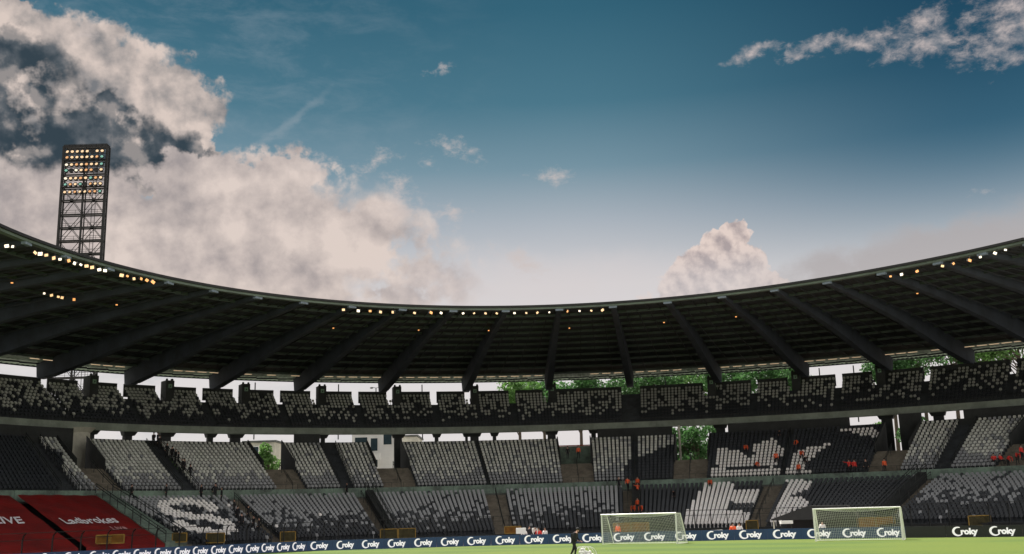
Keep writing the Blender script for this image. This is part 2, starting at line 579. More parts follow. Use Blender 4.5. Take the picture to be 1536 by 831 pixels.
def bowl(t, d, z=0.0):         # point at plan angle t, d metres outward (along the normal) from the balcony front
    t = slide(t, d)
    R, dR = RB(t)
    st, ct = math.sin(t), math.cos(t)
    n = Vector((st, ct, 0)) - Vector((ct, -st, 0)) * (dR / R)
    n.normalize()
    return Vector((CX + R * st, CY + R * ct, 0)) + n * d + Vector((0, 0, z))


def normal(t): return (bowl(t, 1) - bowl(t, 0))


def tangent(t): return (bowl(t + .001, 0) - bowl(t - .001, 0)).normalized()


def table(d, z, lo=-1.5, hi=1.3):
    ts = np.linspace(lo, hi, 1500)
    xs = np.array([proj(bowl(t, d, z))[0] if bowl(t, d).y > 8 else (-1e4 if t < 0 else 1e4) for t in ts])
    return ts, np.maximum.accumulate(xs)


TP = table(-16.5, 5.5)
TW = table(7.5, 20.5)
TM = table(-4, 13)
TC = table(1.6, 12)


KX = ((-300, .3, .5), (3, .30, .5), (133, .32, .42), (240, .28, .25), (335, .19, .04), (440, .14, .04), (530, .08, .04), (640, .05, -.01), (745, .04, -.03), (935, 0.0, 0.0), (1060, .04, .02), (1150, .10, .02),
      (1270, .18, .08), (1385, .30, .13), (1490, .38, .18), (1700, .45, .2))
KT = ([float(np.interp(x[0], TP[1], TP[0])) for x in KX], [x[1] for x in KX], [x[2] for x in KX])


def theta(x, T=TP): return float(np.interp(x, T[1], T[0]))


DP = -16.5                    # promenade wall
# rows: lower tier
NL, TL, ZL0, RZL = 18, .76, .35, .265
DL0 = DP - 1.3 - NL * TL
NM, TMD, ZM0, RZM = 16, .80, 5.95, .395
DM0 = DP
NU, TU, ZU0, RZU = 11, .66, 15.05, .475
DU0 = .5


def lower(i): return DL0 + i * TL, ZL0 + i * RZL


def middle(i): return DM0 + i * TMD, ZM0 + i * RZM


def upper(i): return DU0 + i * TU, ZU0 + i * RZU


def strip(mb, t0, t1, prof, seg=None, mi=0):   # sweep an open profile [(d,z)...] along the bowl
    n = seg or max(1, int(abs(t1 - t0) / .025))
    vs = []
    for i in range(n + 1):
        t = t0 + (t1 - t0) * i / n
        for d, z in prof: vs.append(bowl(t, d, z))
    k = len(prof)
    fs = []
    for i in range(n):
        for j in range(k - 1):
            a = i * k + j
            fs.append((a, a + k, a + k + 1, a + 1))
    mb.add(vs, fs, mi)


def solid(mb, t0, t1, prof, seg=None, mi=0):   # sweep a closed profile and cap its ends
    n = seg or max(1, int(abs(t1 - t0) / .025))
    vs = []
    k = len(prof)
    for i in range(n + 1):
        t = t0 + (t1 - t0) * i / n
        for d, z in prof: vs.append(bowl(t, d, z))
    fs = []
    for i in range(n):
        for j in range(k):
            a, b = i * k + j, i * k + (j + 1) % k
            fs.append((a, a + k, b + k, b))
    fs.append(tuple(range(k)))
    fs.append(tuple(range(n * k, n * k + k))[::-1])
    mb.add(vs, fs, mi)


def stepped(row, i0, i1, drop=0.6):             # terrace profile
    p = []
    for i in range(i0, i1):
        d, z = row(i)
        p += [(d, z - (row(1)[1] - row(0)[1])), (d, z)]
    d, z = row(i1)
    p += [(d, row(i1 - 1)[1])]
    return p


# ------------------------------------------------------------------ ground
def ground_mats():
    m = bpy.data.materials.new('mown_grass')
    m.use_nodes = True
    nt = m.node_tree
    nt.nodes.clear()
    N = NT(nt)
    tc = N.n('ShaderNodeTexCoord')
    v = tc.outputs['Object']
    mp = N.n('ShaderNodeMapping')
    N.put(mp.inputs[0], v)
    mp.inputs['Rotation'].default_value = (0, 0, math.radians(24))
    sx = N.n('ShaderNodeSeparateXYZ')
    N.put(sx.inputs[0], mp.outputs[0])
    wob = N.noise(v, .6, 3).outputs['Fac']
    s1 = N.m('SINE', N.m('ADD', N.m('MULTIPLY', sx.outputs[1], .85), N.m('MULTIPLY', wob, .9)))
    st = N.ss(s1, -.35, .35)
    big = N.noise(v, .05, 4).outputs['Fac']
    fine = N.noise(N.vm('MULTIPLY', v, (1, 1, 1)), 4.0, 8, .7).outputs['Fac']
    c = N.mix(st, (.046, .094, .002), (.078, .128, .002))
    c = N.mix(N.ss(big, .42, .62), c, (.092, .132, .003))
    c = N.mix(N.ss(fine, .3, .75, 0, .55), c, (.042, .082, .008))
    b = N.n('ShaderNodeBsdfPrincipled')
    N.put(b.inputs['Base Color'], c)
    b.inputs['Roughness'].default_value = .9
    bp = N.n('ShaderNodeBump')
    bp.inputs['Strength'].default_value = .6
    bp.inputs['Distance'].default_value = .04
    N.put(bp.inputs['Height'], N.noise(v, 14, 5, .7).outputs['Fac'])
    N.put(b.inputs['Normal'], bp.outputs[0])
    out = N.n('ShaderNodeOutputMaterial')
    N.L.new(b.outputs[0], out.inputs[0])
    MT['grass'] = m


ground_mats()
mb = MB()
mb.quad((-3000, -3000, -.06), (3000, -3000, -.06), (3000, 3000, -.06), (-3000, 3000, -.06))
mb.obj('ground', 'plaza', kind='structure')

# advertising-board line in plan: left touchline, corner, curved end
BL = [Vector(p) for p in ((-58, 44, 0), (-40.8, 79.0, 0), (-19.2, 93.2, 0), (0, 92.9, 0), (10, 90.8, 0), (19.3, 87.6, 0), (28.5, 82.8, 0), (36.2, 77.6, 0), (48, 68, 0), (62, 50, 0))]
mb = MB()
inner = [Vector((p.x, p.y + .3, 0)) for p in BL]
mb.add([(p.x, p.y, 0) for p in inner] + [(62, -60, 0), (-58, -60, 0)], (tuple(range(len(BL) + 2))[::-1],))
mb.obj('pitch', 'grass', kind='structure')
mb = MB()
for i in range(40):
    t0, t1 = -1.3 + i * 2.4 / 40, -1.3 + (i + 1) * 2.4 / 40
    mb.quad(bowl(t0, DL0 - 22, -.02), bowl(t1, DL0 - 22, -.02), bowl(t1, DL0 + .4, -.02), bowl(t0, DL0 + .4, -.02))
mb.obj('running_track', 'track', kind='structure')

# ------------------------------------------------------------------ seats
def seat_geo():
    out = [(-.17, .45), (-.20, .60), (-.13, .76), (.13, .76), (.20, .60), (.17, .45)]
    b = MB()
    f0 = [(x, .06 + (z - .4) * .18 - (0.03 if abs(x) > .18 else 0), z) for x, z in out]
    f1 = [(x, y + .035, z) for x, y, z in f0]
    n = len(out)
    b.add(f0 + f1, [tuple(range(n))[::-1], tuple(range(n, 2 * n))] + [(i, (i + 1) % n, n + (i + 1) % n, n + i) for i in range(n)])
    b.hexa(((-.16, -.10, .44), (.16, -.10, .44), (.17, .05, .42), (-.17, .05, .42), (-.15, -.02, .66), (.15, -.02, .66), (.15, .05, .66), (-.15, .05, .66)))
    b.box(-.03, -.02, 0, .03, .04, .43)
    return b


SG = seat_geo()
SV = np.array(SG.v)
SEATMESH = {k: SG.mesh('seat', 's_' + k) for k in ('white', 'light', 'grey', 'dark', 'mid')}
KI = {'white': 0, 'light': 1, 'grey': 2, 'dark': 3, 'mid': 4}


def inpoly(x, y, P):
    c = False
    j = len(P) - 1
    for i in range(len(P)):
        if (P[i][1] > y) != (P[j][1] > y) and x < (P[j][0] - P[i][0]) * (y - P[i][1]) / (P[j][1] - P[i][1]) + P[i][0]: c = not c
        j = i
    return c


def clumps(seed, size):        # cheap value noise on a grid of seats
    r = np.random.RandomState(seed)
    g = r.rand(60, 60)

    def f(a, b):
        a, b = a / size, b / size
        i, j = int(a) % 58, int(b) % 58
        u, v = a - int(a), b - int(b)
        return (g[i, j] * (1 - u) + g[i + 1, j] * u) * (1 - v) + (g[i, j + 1] * (1 - u) + g[i + 1, j + 1] * u) * v
    return f


CL = clumps(3, 3.0)
SEATROT = {}
# the picture made by white seats, surveyed on the stand (photo coordinates of each letter's outline)
LET_S = [[(236, 752), (262, 748), (290, 747), (305, 752), (321, 758), (323, 765), (300, 764), (285, 759), (262, 757), (250, 757), (262, 766), (285, 767), (318, 768),
          (340, 774), (352, 784), (354, 800), (332, 801), (300, 796), (285, 790), (266, 784), (262, 781), (290, 786), (322, 788), (330, 788), (326, 781), (310, 778), (262, 776), (240, 765), (232, 758)]]
LET_E = [[(1057, 724), (1105, 724), (1102, 734), (1148, 733), (1138, 754), (1094, 753), (1087, 767), (1132, 767), (1124, 791), (1075, 790), (1024, 790), (1028, 770), (1044, 745)]]
LET_R = [[(1180, 720), (1222, 720), (1214, 733), (1192, 741), (1186, 745), (1205, 744), (1212, 752), (1210, 762), (1193, 764), (1178, 778), (1165, 790), (1152, 790), (1165, 760), (1178, 728)]]
LET_M = [[(1077, 672), (1089, 672), (1110, 677), (1117, 683), (1123, 686), (1131, 680), (1128, 668), (1137, 664), (1150, 660), (1163, 657), (1168, 665), (1180, 674), (1172, 684), (1160, 682),
          (1168, 696), (1160, 700), (1080, 702), (1070, 694), (1072, 680)],
         [(1066, 703), (1160, 702), (1190, 700), (1205, 702), (1222, 710), (1214, 716), (1064, 719)],
         [(1182, 700), (1190, 678), (1210, 671), (1236, 666), (1250, 660), (1246, 668), (1232, 675), (1215, 690), (1206, 698)],
         [(1256, 644), (1320, 642), (1316, 656), (1300, 654), (1280, 649)]]
BLK_L = [(958, 716), (1380, 700), (1318, 792), (1260, 812), (958, 812)]
BLK_M = [(945, 690), (1012, 665), (1062, 640), (1336, 628), (1300, 712), (1000, 724), (936, 728), (938, 700)]


S_PATH = [(321, 762), (302, 754), (272, 750), (246, 756), (249, 767), (278, 773), (313, 776), (340, 784), (348, 795), (325, 798), (292, 793), (268, 785)]


def on_s(x, y):
    for (ax, ay), (bx, by) in zip(S_PATH[:-1], S_PATH[1:]):
        ux, uy, px, py = (bx - ax) / 9.5, (by - ay) / 4.3, (x - ax) / 9.5, (y - ay) / 4.3
        k = max(0, min(1, (px * ux + py * uy) / (ux * ux + uy * uy)))
        if (px - ux * k) ** 2 + (py - uy * k) ** 2 < 1: return True
    return False


def colour(tier, i, j, n, x, y, P):
    c = CL(i * 1.0 + 40 + (tier == 'm') * 20, j * 1.0 + x / 5)
    u = random.random()
    if tier == 'l':
        if 225 < x < 365:
            if on_s(x, y): return 'white'
            if inpoly(x, y, [(250, 757), (320, 757), (352, 772), (330, 800), (262, 790), (240, 768)]): return 'dark' if random.random() < .75 else 'grey'
        elif any(inpoly(x, y, q) for q in LET_E + LET_R): return 'white'
        if inpoly(x, y, BLK_L): return 'dark'
        if 920 < x < 960 and y > 735 - 4: return 'dark' if x > 926 else 'grey'
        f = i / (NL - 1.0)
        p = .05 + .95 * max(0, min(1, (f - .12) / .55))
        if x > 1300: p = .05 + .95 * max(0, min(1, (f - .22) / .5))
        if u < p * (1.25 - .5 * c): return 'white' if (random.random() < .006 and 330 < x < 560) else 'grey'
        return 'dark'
    if tier == 'm':
        if any(inpoly(x, y, q) for q in LET_M): return 'white'
        if inpoly(x, y, BLK_M): return 'dark'
        if x < 95 and y > 640 + (x - 20) * .55: return 'dark'
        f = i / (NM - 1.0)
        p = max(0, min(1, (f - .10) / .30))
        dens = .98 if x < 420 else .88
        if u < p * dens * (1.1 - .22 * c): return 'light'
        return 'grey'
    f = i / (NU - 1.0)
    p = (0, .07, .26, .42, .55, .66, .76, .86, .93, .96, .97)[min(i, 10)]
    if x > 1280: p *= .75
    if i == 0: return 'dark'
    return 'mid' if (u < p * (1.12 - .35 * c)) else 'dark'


def seats(tier, row, n0, t0, t1, parent, nrow, skip=None, gaps=(), cap=300):
    d, z = row(nrow // 2)
    L = (bowl(t1, d) - bowl(t0, d)).length
    n = max(1, int(L / .50))
    rec = []
    for i in range(nrow):
        d, z = row(i)
        if skip and skip(i): continue
        for j in range(n):
            t = t0 + (t1 - t0) * (j + .5) / n
            P = bowl(t, d + .42, z)
            x, y = proj(P + Vector((0, 0, .6)))
            if x < -160 or x > 1700: continue
            if any(a(i, x, y) for a in gaps): continue
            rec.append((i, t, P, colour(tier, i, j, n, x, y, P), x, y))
    vis = [r for r in rec if -5 < r[4] < 1541]
    vis.sort(key=lambda r: (r[0], abs(r[4] - 768)))
    own = set(id(r) for r in vis[:cap])
    base = parent.location
    V, F, MI = [], [], []
    for r in rec:
        nn = normal(r[1])
        ang = math.atan2(-nn.x, nn.y) + random.uniform(-.02, .02)
        if id(r) in own:
            o = bpy.data.objects.new('seat', SEATMESH[r[3]])
            COL.objects.link(o)
            o.parent = parent
            o.location = r[2] - base
            o.rotation_euler = (0, 0, ang)
        else:
            c, s = math.cos(ang), math.sin(ang)
            R = np.array(((c, s, 0), (-s, c, 0), (0, 0, 1)))
            k = len(V) * len(SV)
            V.append(SV @ R + np.array(r[2] - base))
            F += [tuple(q + k for q in f) for f in SG.f]
            MI += [KI[r[3]]] * len(SG.f)
    if V:
        me = bpy.data.meshes.new('seat_rows')
        me.from_pydata(np.concatenate(V).tolist(), [], F)
        for k in ('white', 'light', 'grey', 'dark', 'mid'): me.materials.append(MT['s_' + k])
        me.polygons.foreach_set('material_index', MI)
        o = link('seat_rows', me)
        o.parent = parent
        o['kind'] = 'stuff'


# ------------------------------------------------------------------ lower tier
def block(name, tier, row, nrow, x0, x1, T, label, skip=None, cap=300, mat_='terrace', sts=True):
    t0, t1 = theta(x0, T), theta(x1, T)
    c = bowl((t0 + t1) / 2, row(0)[0], row(0)[1] - .3)
    th = thing(name, label, 'seating')
    th.location = c
    m = MB()
    strip(m, t0, t1, stepped(row, 0, nrow))
    m.obj('terrace', mat_, th)
    if sts: seats(tier, row, 0, t0, t1, th, nrow, skip, cap=cap)
    return th


def rail_run(pts, h, parent, n_rail=2, step=None, r=.025, postname='post', railname='rail'):
    rb = MB()
    for a, b in zip(pts[:-1], pts[1:]):
        for k in range(n_rail):
            z = h * (1 - k / max(1, n_rail) * .55)
            rb.bar(a + Vector((0, 0, z)), b + Vector((0, 0, z)), r * 2)
    rb.obj(railname, 'rail', parent)
    for p in pts:
        pb = MB()
        pb.bar(p, p + Vector((0, 0, h)), r * 2.4, upv=(0, 1, 0))
        pb.obj(postname, 'rail', parent)


def stairs(x0, x1, T, row, i0, i1, label, rails=True, walls=False, mat_='stair', name='stairway'):
    t0, t1 = theta(x0, T) - .0016, theta(x1, T) + .0016
    th = thing(name, label, 'stairs')
    th.location = bowl((t0 + t1) / 2, row(i0)[0], row(i0)[1] - .3)
    prof = []
    rz = row(1)[1] - row(0)[1]
    td = row(1)[0] - row(0)[0]
    for i in range(i0, i1):
        d, z = row(i)
        for h in (0, 1):
            prof += [(d + h * td / 2 + .01, z - rz + h * rz / 2 - .012), (d + h * td / 2 + .01, z - rz / 2 + h * rz / 2 - .012)]
    prof.append((row(i1)[0], row(i1 - 1)[1]))
    m = MB()
    strip(m, t0, t1, prof, seg=2)
    m.obj('steps', mat_, th)
    if rails:
        w = (t1 - t0)
        for tt in ((t0 + w * .5),) if rails == 1 else (t0 + w * .04, t1 - w * .04):
            pts = [bowl(tt, row(i)[0] + .1, row(i)[1]) for i in range(i0, i1, 3)] + [bowl(tt, row(i1 - 1)[0] + .1, row(i1 - 1)[1])]
            rail_run(pts, 1.0, th)
    return th


LOW = [(168, 334, 'lower tier block where white seats form the letter S'),
       (353, 529, 'lower tier block of grey seats right of the letter S block'),
       (557, 726, 'lower tier block of grey seats between the caged stairway and the double stairway'),
       (757, 934, 'lower tier block of grey seats left of the stewards on the stairway'),
       (961, 1149, 'lower tier block of black seats where white seats form the letter E'),
       (1181, 1384, 'lower tier block of black seats with a white R shape at its left edge'),
       (1418, 1760, 'lower tier block of grey seats at the right edge of the stand')]
for a, b, l in LOW:
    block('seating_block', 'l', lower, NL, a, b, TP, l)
for a, b, l in ((2, 14, 'pale narrow stairway between the two red tarpaulins'),
                (334, 353, 'brown stairway right of the letter S block'),
                (529, 545, 'brown stairway beside the dark cage railing in the lower tier'),
                (726, 757, 'wide brown double stairway in the middle of the lower tier'),
                (934, 949, 'lower tier stairway with orange vested stewards on it'),
                (1149, 1181, 'brown stairway between the white letters E and R'),
                (1398, 1418, 'lower tier stairway at the right beside the dark ramp')):
    stairs(a, b, TP, lower, 0, NL, l, rails=1 if b - a > 13 else 0)


def ramp(x0, x1, label, m_='promwall'):
    t0, t1 = theta(x0), theta(x1)
    th = thing('ramp_wall', label, 'wall')
    th.location = bowl((t0 + t1) / 2, DL0, 0)
    m = MB()
    n = 2
    rows = [lower(0), lower(NL)]
    p = [bowl(t0, rows[0][0], 0), bowl(t1, rows[0][0], 0), bowl(t1, rows[1][0], 0), bowl(t0, rows[1][0], 0)]
    q = [Vector((a.x, a.y, z)) for a, z in zip(p, (1.0, 1.0, lower(NL)[1] + .75, lower(NL)[1] + .75))]
    m.hexa(p + q)
    m.obj('ramp', m_, th)
    for tt in (t0, t1):
        pts = [bowl(tt, lower(i)[0], 1.0 + (lower(NL)[1] - .25) * i / NL) for i in range(0, NL + 1, 2)]
        rail_run(pts, 1.0, th)


ramp(134, 158, 'sloping green concrete wall between the red cover and the letter S block')
ramp(545, 557, 'dark sloping cage wall in the middle of the grey lower tier', 'darkwall')
ramp(949, 961, 'narrow dark sloping wall right of the stewards stairway', 'darkwall')
ramp(1384, 1398, 'dark sloping ramp wall left of the right hand grey block', 'darkwall')
m = MB()
strip(m, theta(158), theta(168), stepped(lower, 0, NL))
tag(m.obj('terrace_step', 'stair', kind='structure'), 'narrow concrete steps left of the letter S block', 'stairs')

# red tarpaulins
def tarp(x0, x1, label, texts):
    t0, t1 = theta(x0), theta(x1)
    th = thing('tarpaulin', label, 'cover')
    th.location = bowl((t0 + t1) / 2, lower(0)[0], lower(0)[1])

    def pt(u, v, lift=0.0):       # u along, v up the slope, metres-free 0..1
        t = t0 + (t1 - t0) * u
        sag = .10 * math.sin(u * math.pi * 9) * .3 + .12 * math.sin(v * math.pi * 6 + u * 5) * .25
        return bowl(t, lower(0)[0] + (lower(NL)[0] - .3 - lower(0)[0]) * v, lower(0)[1] + .55 + (NL * RZL) * v + sag + lift)
    m = MB()
    nu, nv = (24, 24) if x0 > 0 else (30, 24)
    for k, li in ((0, 0),):
        vs = [pt(i / nu, j / nv) for j in range(nv + 1) for i in range(nu + 1)]
        fs = [(j * (nu + 1) + i, j * (nu + 1) + i + 1, (j + 1) * (nu + 1) + i + 1, (j + 1) * (nu + 1) + i) for j in range(nv) for i in range(nu)]
        m.add(vs, fs)
    vs = [pt(i / nu, 0) for i in range(nu + 1)] + [pt(i / nu, 0) - Vector((0, 0, .85)) for i in range(nu + 1)]
    m.add(vs, [(i, nu + 1 + i, nu + 2 + i, i + 1) for i in range(nu)])
    o = m.obj('cover_sheet', 'tarp', th, smooth=True)
    L = (bowl(t1, -26) - bowl(t0, -26)).length
    H = math.hypot(lower(NL)[0] - lower(0)[0], NL * RZL)
    for body, xu, v, size, sx, mt, shear in texts:
        u = (theta(xu) - t0) / (t1 - t0)
        me = text_mesh(body, size, .012, .3, shear)
        vv = []
        for q in me.vertices:
            vv.append(pt(u + q.co.x * sx / L, v + q.co.y / H, .10 + (q.co.z > .001) * .02))
        me2 = bpy.data.meshes.new('lettering')
        me2.from_pydata([tuple(a) for a in vv], [], [tuple(p.vertices) for p in me.polygons])
        me2.materials.append(MT[mt])
        link('lettering', me2, th)
    return th


def text_mesh(body, size, extrude, subdiv=0, shear=0.0, bold=0.012):
    c = bpy.data.curves.new('lettering', 'FONT')
    c.body = body
    c.size = size
    c.extrude = extrude
    c.offset = bold * size
    c.shear = shear
    c.resolution_u = 3
    o = bpy.data.objects.new('lettering', c)
    COL.objects.link(o)
    dg = bpy.context.evaluated_depsgraph_get()
    me = bpy.data.meshes.new_from_object(o.evaluated_get(dg))
    bpy.data.objects.remove(o)
    if subdiv:
        import bmesh
        bm = bmesh.new()
        bm.from_mesh(me)
        for _ in range(2):
            es = [e for e in bm.edges if e.calc_length() > .8]
            if es: bmesh.ops.subdivide_edges(bm, edges=es, cuts=1)
        bmesh.ops.triangulate(bm, faces=bm.faces)
        bm.to_mesh(me)
        bm.free()
    return me


tarp(14, 133, 'red tarpaulin over seats printed Ladbrokes Live in white'.replace('Ladbrokes Live', 'with a long white word'), [('Ladbrokes', 27, .40, 2.4, .64, 'letter', 0), ('Live', 84, .26, 1.4, .8, 'letterred', 0)])
tarp(-270, 2, 'red tarpaulin at the left edge with a white word ending at the stairway', [('LIVE', -74, .44, 2.3, .72, 'letter', .2)])

# front fence of the lower tier
ft = thing('front_fence', 'black fence with inward curved posts along the foot of the stand', 'fence')
ft.location = bowl(0, DL0 - .5, 0)
rb = MB()
ts = [theta(-700)]
while ts[-1] < theta(1680):
    ts.append(ts[-1] + 2.0 / RB(ts[-1])[0] * 1.45)
prev = None
for t in ts:
    b0 = bowl(t, DL0 - .5, 0)
    nn = normal(t)
    pts = [b0, b0 + Vector((0, 0, 1.75)), b0 + Vector((0, 0, 2.1)) - nn * .12, b0 + Vector((0, 0, 2.3)) - nn * .38]
    pb = MB()
    for a, b in zip(pts[:-1], pts[1:]): pb.bar(a, b, .09, .09, upv=(1, 0, 0))
    pb.obj('post', 'rail', ft)
    if prev:
        for z in (.25, 1.75): rb.bar(prev + Vector((0, 0, z)), b0 + Vector((0, 0, z)), .04)
        rb.bar(prev + Vector((0, 0, 2.3)) - nn * .38, b0 + Vector((0, 0, 2.3)) - nn * .38, .05)
    prev = b0
rb.obj('rail', 'rail', ft)
pw = MB()
solid(pw, theta(-1200), theta(1750), [(DL0 - .35, 0), (DL0 - .35, .30), (DL0 - .02, .30), (DL0 - .02, 0)], seg=80)
pw.obj('kerb_wall', 'darkwall', kind='structure')

# sloping dark underlay added below the steps to block light through cracks
m = MB()
strip(m, theta(-420), theta(1800), [(DL0 + .1, -.1), (lower(NL)[0], lower(NL)[1] - .75), (DP + .4, ZM0 - .8), (middle(NM)[0] - 6.5, middle(NM)[1] - 3.6)], seg=80)
m.obj('stand_underlay', 'terrace', kind='structure')
# promenade between the tiers
m = MB()
d18, z18 = lower(NL)
strip(m, theta(-420), theta(1900), [(d18, lower(NL - 1)[1]), (d18, z18 - .05), (DP - .02, z18 - .05)], seg=90)
m.obj('promenade', 'concrete', kind='structure')
pt_ = thing('promenade_wall', 'long green stained concrete wall between lower and middle tiers', 'wall')
pt_.location = bowl(0, DP, z18)
m = MB()
tt = [theta(x) for x in range(-400, 1900, 60)]
for a, b in zip(tt[:-1], tt[1:]):
    q = MB()
    solid(q, a, b - .0004, [(DP - .18, z18 - .2), (DP - .18, ZM0 + .22), (DP - .02, ZM0 + .22), (DP - .02, z18 - .2)], seg=2)
    q.obj('wall_panel', 'promwall', pt_)
prl = thing('promenade_railing', 'thin dark railing on top of the wall between the tiers', 'railing')
prl.location = bowl(0, DP, ZM0)
t = theta(-150)
pts = []
while t < theta(1700):
    pts.append(bowl(t, DP - .1, ZM0 + .22))
    t += 1.6 / RB(t)[0] * 1.2
rail_run(pts, .6, prl, n_rail=1, r=.014)

# ------------------------------------------------------------------ middle tier
MID = [(-420, 92, 'shadowed middle tier block at the far left edge'),
       (118, 150, 'narrow middle tier block of pale seats at far left beside the round column'),
       (190, 274, 'middle tier block of pale seats left of the file of dark figures'),
       (298, 417, 'middle tier block of pale seats right of the file of dark figures'),
       (462, 512, 'small middle tier block of pale seats left of the caged aisle'),
       (531, 577, 'small middle tier block of pale seats right of the caged aisle'),
       (627, 731, 'middle tier block of pale seats right of the white glazed frontage'),
       (736, 845, 'middle tier block of pale seats left of the open exit with a steward'),
       (892, 949, 'middle tier block of pale seats right of the open exit with a steward'),
       (957, 1010, 'middle tier block half pale and half black seats'),
       (1060, 1171, 'middle tier block of black seats with the wide white bird shape'),
       (1178, 1300, 'middle tier block of black seats with a thin white wing shape'),
       (1350, 1402, 'narrow middle tier block of pale seats at the right beside the dark ramp'),
       (1426, 1492, 'middle tier block of pale seats left of the red clad stewards'),
       (1560, 1800, 'middle tier block beyond the red clad stewards at the right edge')]
for a, b, l in MID:
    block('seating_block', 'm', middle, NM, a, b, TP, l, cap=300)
for a, b, l in ((92, 118, 'dark shadowed aisle at the far left of the middle tier'),
                (274, 298, 'aisle where a file of dark clothed people climbs'),
                (512, 531, 'caged aisle between two small pale blocks'),
                (731, 736, 'thin aisle between two wide pale blocks'),
                (949, 957, 'thin aisle between pale and black seats'),
                (1171, 1178, 'thin aisle splitting the white bird shape'),
                (1402, 1426, 'dark aisle between two pale blocks at the right')):
    stairs(a, b, TP, middle, 0, NM, l, rails=2 if b - a > 12 else 1, mat_='terrace' if b - a > 12 else 'terrace')
VOM = [(150, 190, 'brown exit stairway at far left below the round column'), (417, 462, 'brown exit stairway below the pale gap with a green tree'),
       (577, 627, 'brown exit stairway below the white glazed frontage'), (845, 892, 'brown exit stairway with a steward standing at its top'),
       (1010, 1060, 'brown exit stairway below the dark trees'), (1300, 1350, 'brown exit stairway with two stewards at the right'),
       (1492, 1560, 'shadowed exit stairway with red clad stewards')]
for a, b, l in VOM:
    st_ = stairs(a, b, TP, middle, 0, 8, l, rails=1, walls=True)
    t0, t1 = theta(a), theta(b)
    d8, z8 = middle(8)
    m = MB()
    strip(m, t0, t1, [(d8, z8 - RZM), (d8, z8 - .3), (2.5, z8 - .3)], seg=2)
    m.obj('landing', 'stair', st_)
    for tt in (t0, t1):
        s = 1 if tt == t0 else -1
        w = .12 / 80
        q = MB()
        p0, p1 = bowl(tt, d8 - .5, 0), bowl(tt + s * w, d8 - .5, 0)
        p2, p3 = bowl(tt + s * w, middle(NM)[0], 0), bowl(tt, middle(NM)[0], 0)
        zt = (z8 + .75, z8 + .75, middle(NM)[1] + .7, middle(NM)[1] + .7)
        q.hexa([v + Vector((0, 0, z8 - 1.2)) for v in (p0, p1, p2, p3)] + [v + Vector((0, 0, z)) for v, z in zip((p0, p1, p2, p3), zt)])
        q.obj('side_wall', 'darkwall', st_)

# rear parapet of the middle tier, one piece per block
rp_ = thing('rear_parapet', 'dark parapet along the back of the middle tier', 'wall')
dR, zR = middle(NM)
rp_.location = bowl(0, dR, zR)
edges = [(-420, 150), (190, 417), (462, 577), (627, 845), (892, 1010), (1060, 1300), (1350, 1492), (1560, 1800)]
for a, b in edges:
    q = MB()
    solid(q, theta(a), theta(b), [(dR, zR - 1.5), (dR, zR + .42), (dR + .2, zR + .42), (dR + .2, zR - 1.5)])
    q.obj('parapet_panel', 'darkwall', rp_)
# concourse floor under the balcony
m = MB()
strip(m, theta(-420), theta(1900), [(dR + .2, middle(8)[1] - .36), (11, middle(8)[1] - .36), (11, 4)], seg=60)
m.obj('concourse_floor', 'concrete', kind='structure')
# solid screens behind some blocks
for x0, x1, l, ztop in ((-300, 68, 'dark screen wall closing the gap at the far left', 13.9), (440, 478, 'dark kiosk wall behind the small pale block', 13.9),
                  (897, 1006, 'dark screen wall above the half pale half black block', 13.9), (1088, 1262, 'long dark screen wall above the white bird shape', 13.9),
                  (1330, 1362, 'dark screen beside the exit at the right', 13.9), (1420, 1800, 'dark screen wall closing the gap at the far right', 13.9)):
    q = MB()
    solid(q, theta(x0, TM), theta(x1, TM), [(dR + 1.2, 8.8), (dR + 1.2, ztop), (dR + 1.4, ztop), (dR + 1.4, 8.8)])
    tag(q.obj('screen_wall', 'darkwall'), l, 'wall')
# columns under the balcony
colx = [131, 190, 247, 314, 352, 455, 484, 597, 655, 700, 712, 742, 828, 891, 1082, 1208, 1262, 1332, 1410, 1480]
wid = [1.3, 1.0, 1.3, .7, 1.3, 1.3, .5, 1.1, .5, .35, 1.2, .5, 1.2, .7, 1.3, .6, .5, 1.4, 1.3, 1.3]
for i, (x, w) in enumerate(zip(colx, wid)):
    t = theta(x, TC)
    p = bowl(t, 1.6, 8.4)
    tg, nn = tangent(t), normal(t)
    q = MB()
    a = [p - tg * w / 2 - nn * .35, p + tg * w / 2 - nn * .35, p + tg * w / 2 + nn * .35, p - tg * w / 2 + nn * .35]
    q.hexa(a + [v + Vector((0, 0, 5.75)) for v in a])
    o = thing('column', 'dark rectangular column under the balcony, %s from the left' % ORD[i + 1], 'column', p, 'dark columns under the balcony')
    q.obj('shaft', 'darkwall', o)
    # haunch
    q = MB()
    b = p + Vector((0, 0, 5.2)) - nn * .6
    q.hexa([b - tg * (w / 2 + .2), b + tg * (w / 2 + .2), b + tg * (w / 2 + .2) + nn * .8, b - tg * (w / 2 + .2) + nn * .8] +
           [b - tg * (w / 2 + .4) - nn * .5 + Vector((0, 0, .5)), b + tg * (w / 2 + .4) - nn * .5 + Vector((0, 0, .5)), b + tg * (w / 2 + .4) + nn * .8 + Vector((0, 0, .55)), b - tg * (w / 2 + .4) + nn * .8 + Vector((0, 0, .55))])
    q.obj('haunch', 'darkwall', o)
p = bowl(theta(113, TC), .9, 8.4)
q = MB()
q.tube(p, p + Vector((0, 0, 5.9)), 1.25, n=32)
o = thing('round_column', 'thick pale round column under the balcony at far left', 'column', p)
q.obj('shaft', 'palecon', o, smooth=False)
q = MB()
q.tube(p + Vector((0, 0, 5.3)), p + Vector((0, 0, 5.88)), 1.26, 1.9, n=32)
q.obj('capital', 'palecon', o)
p = bowl(theta(1017, TM), -4.2, 8.5)
q = MB()
q.tube(p, p + Vector((0, 0, 5.4)), .16, n=12)
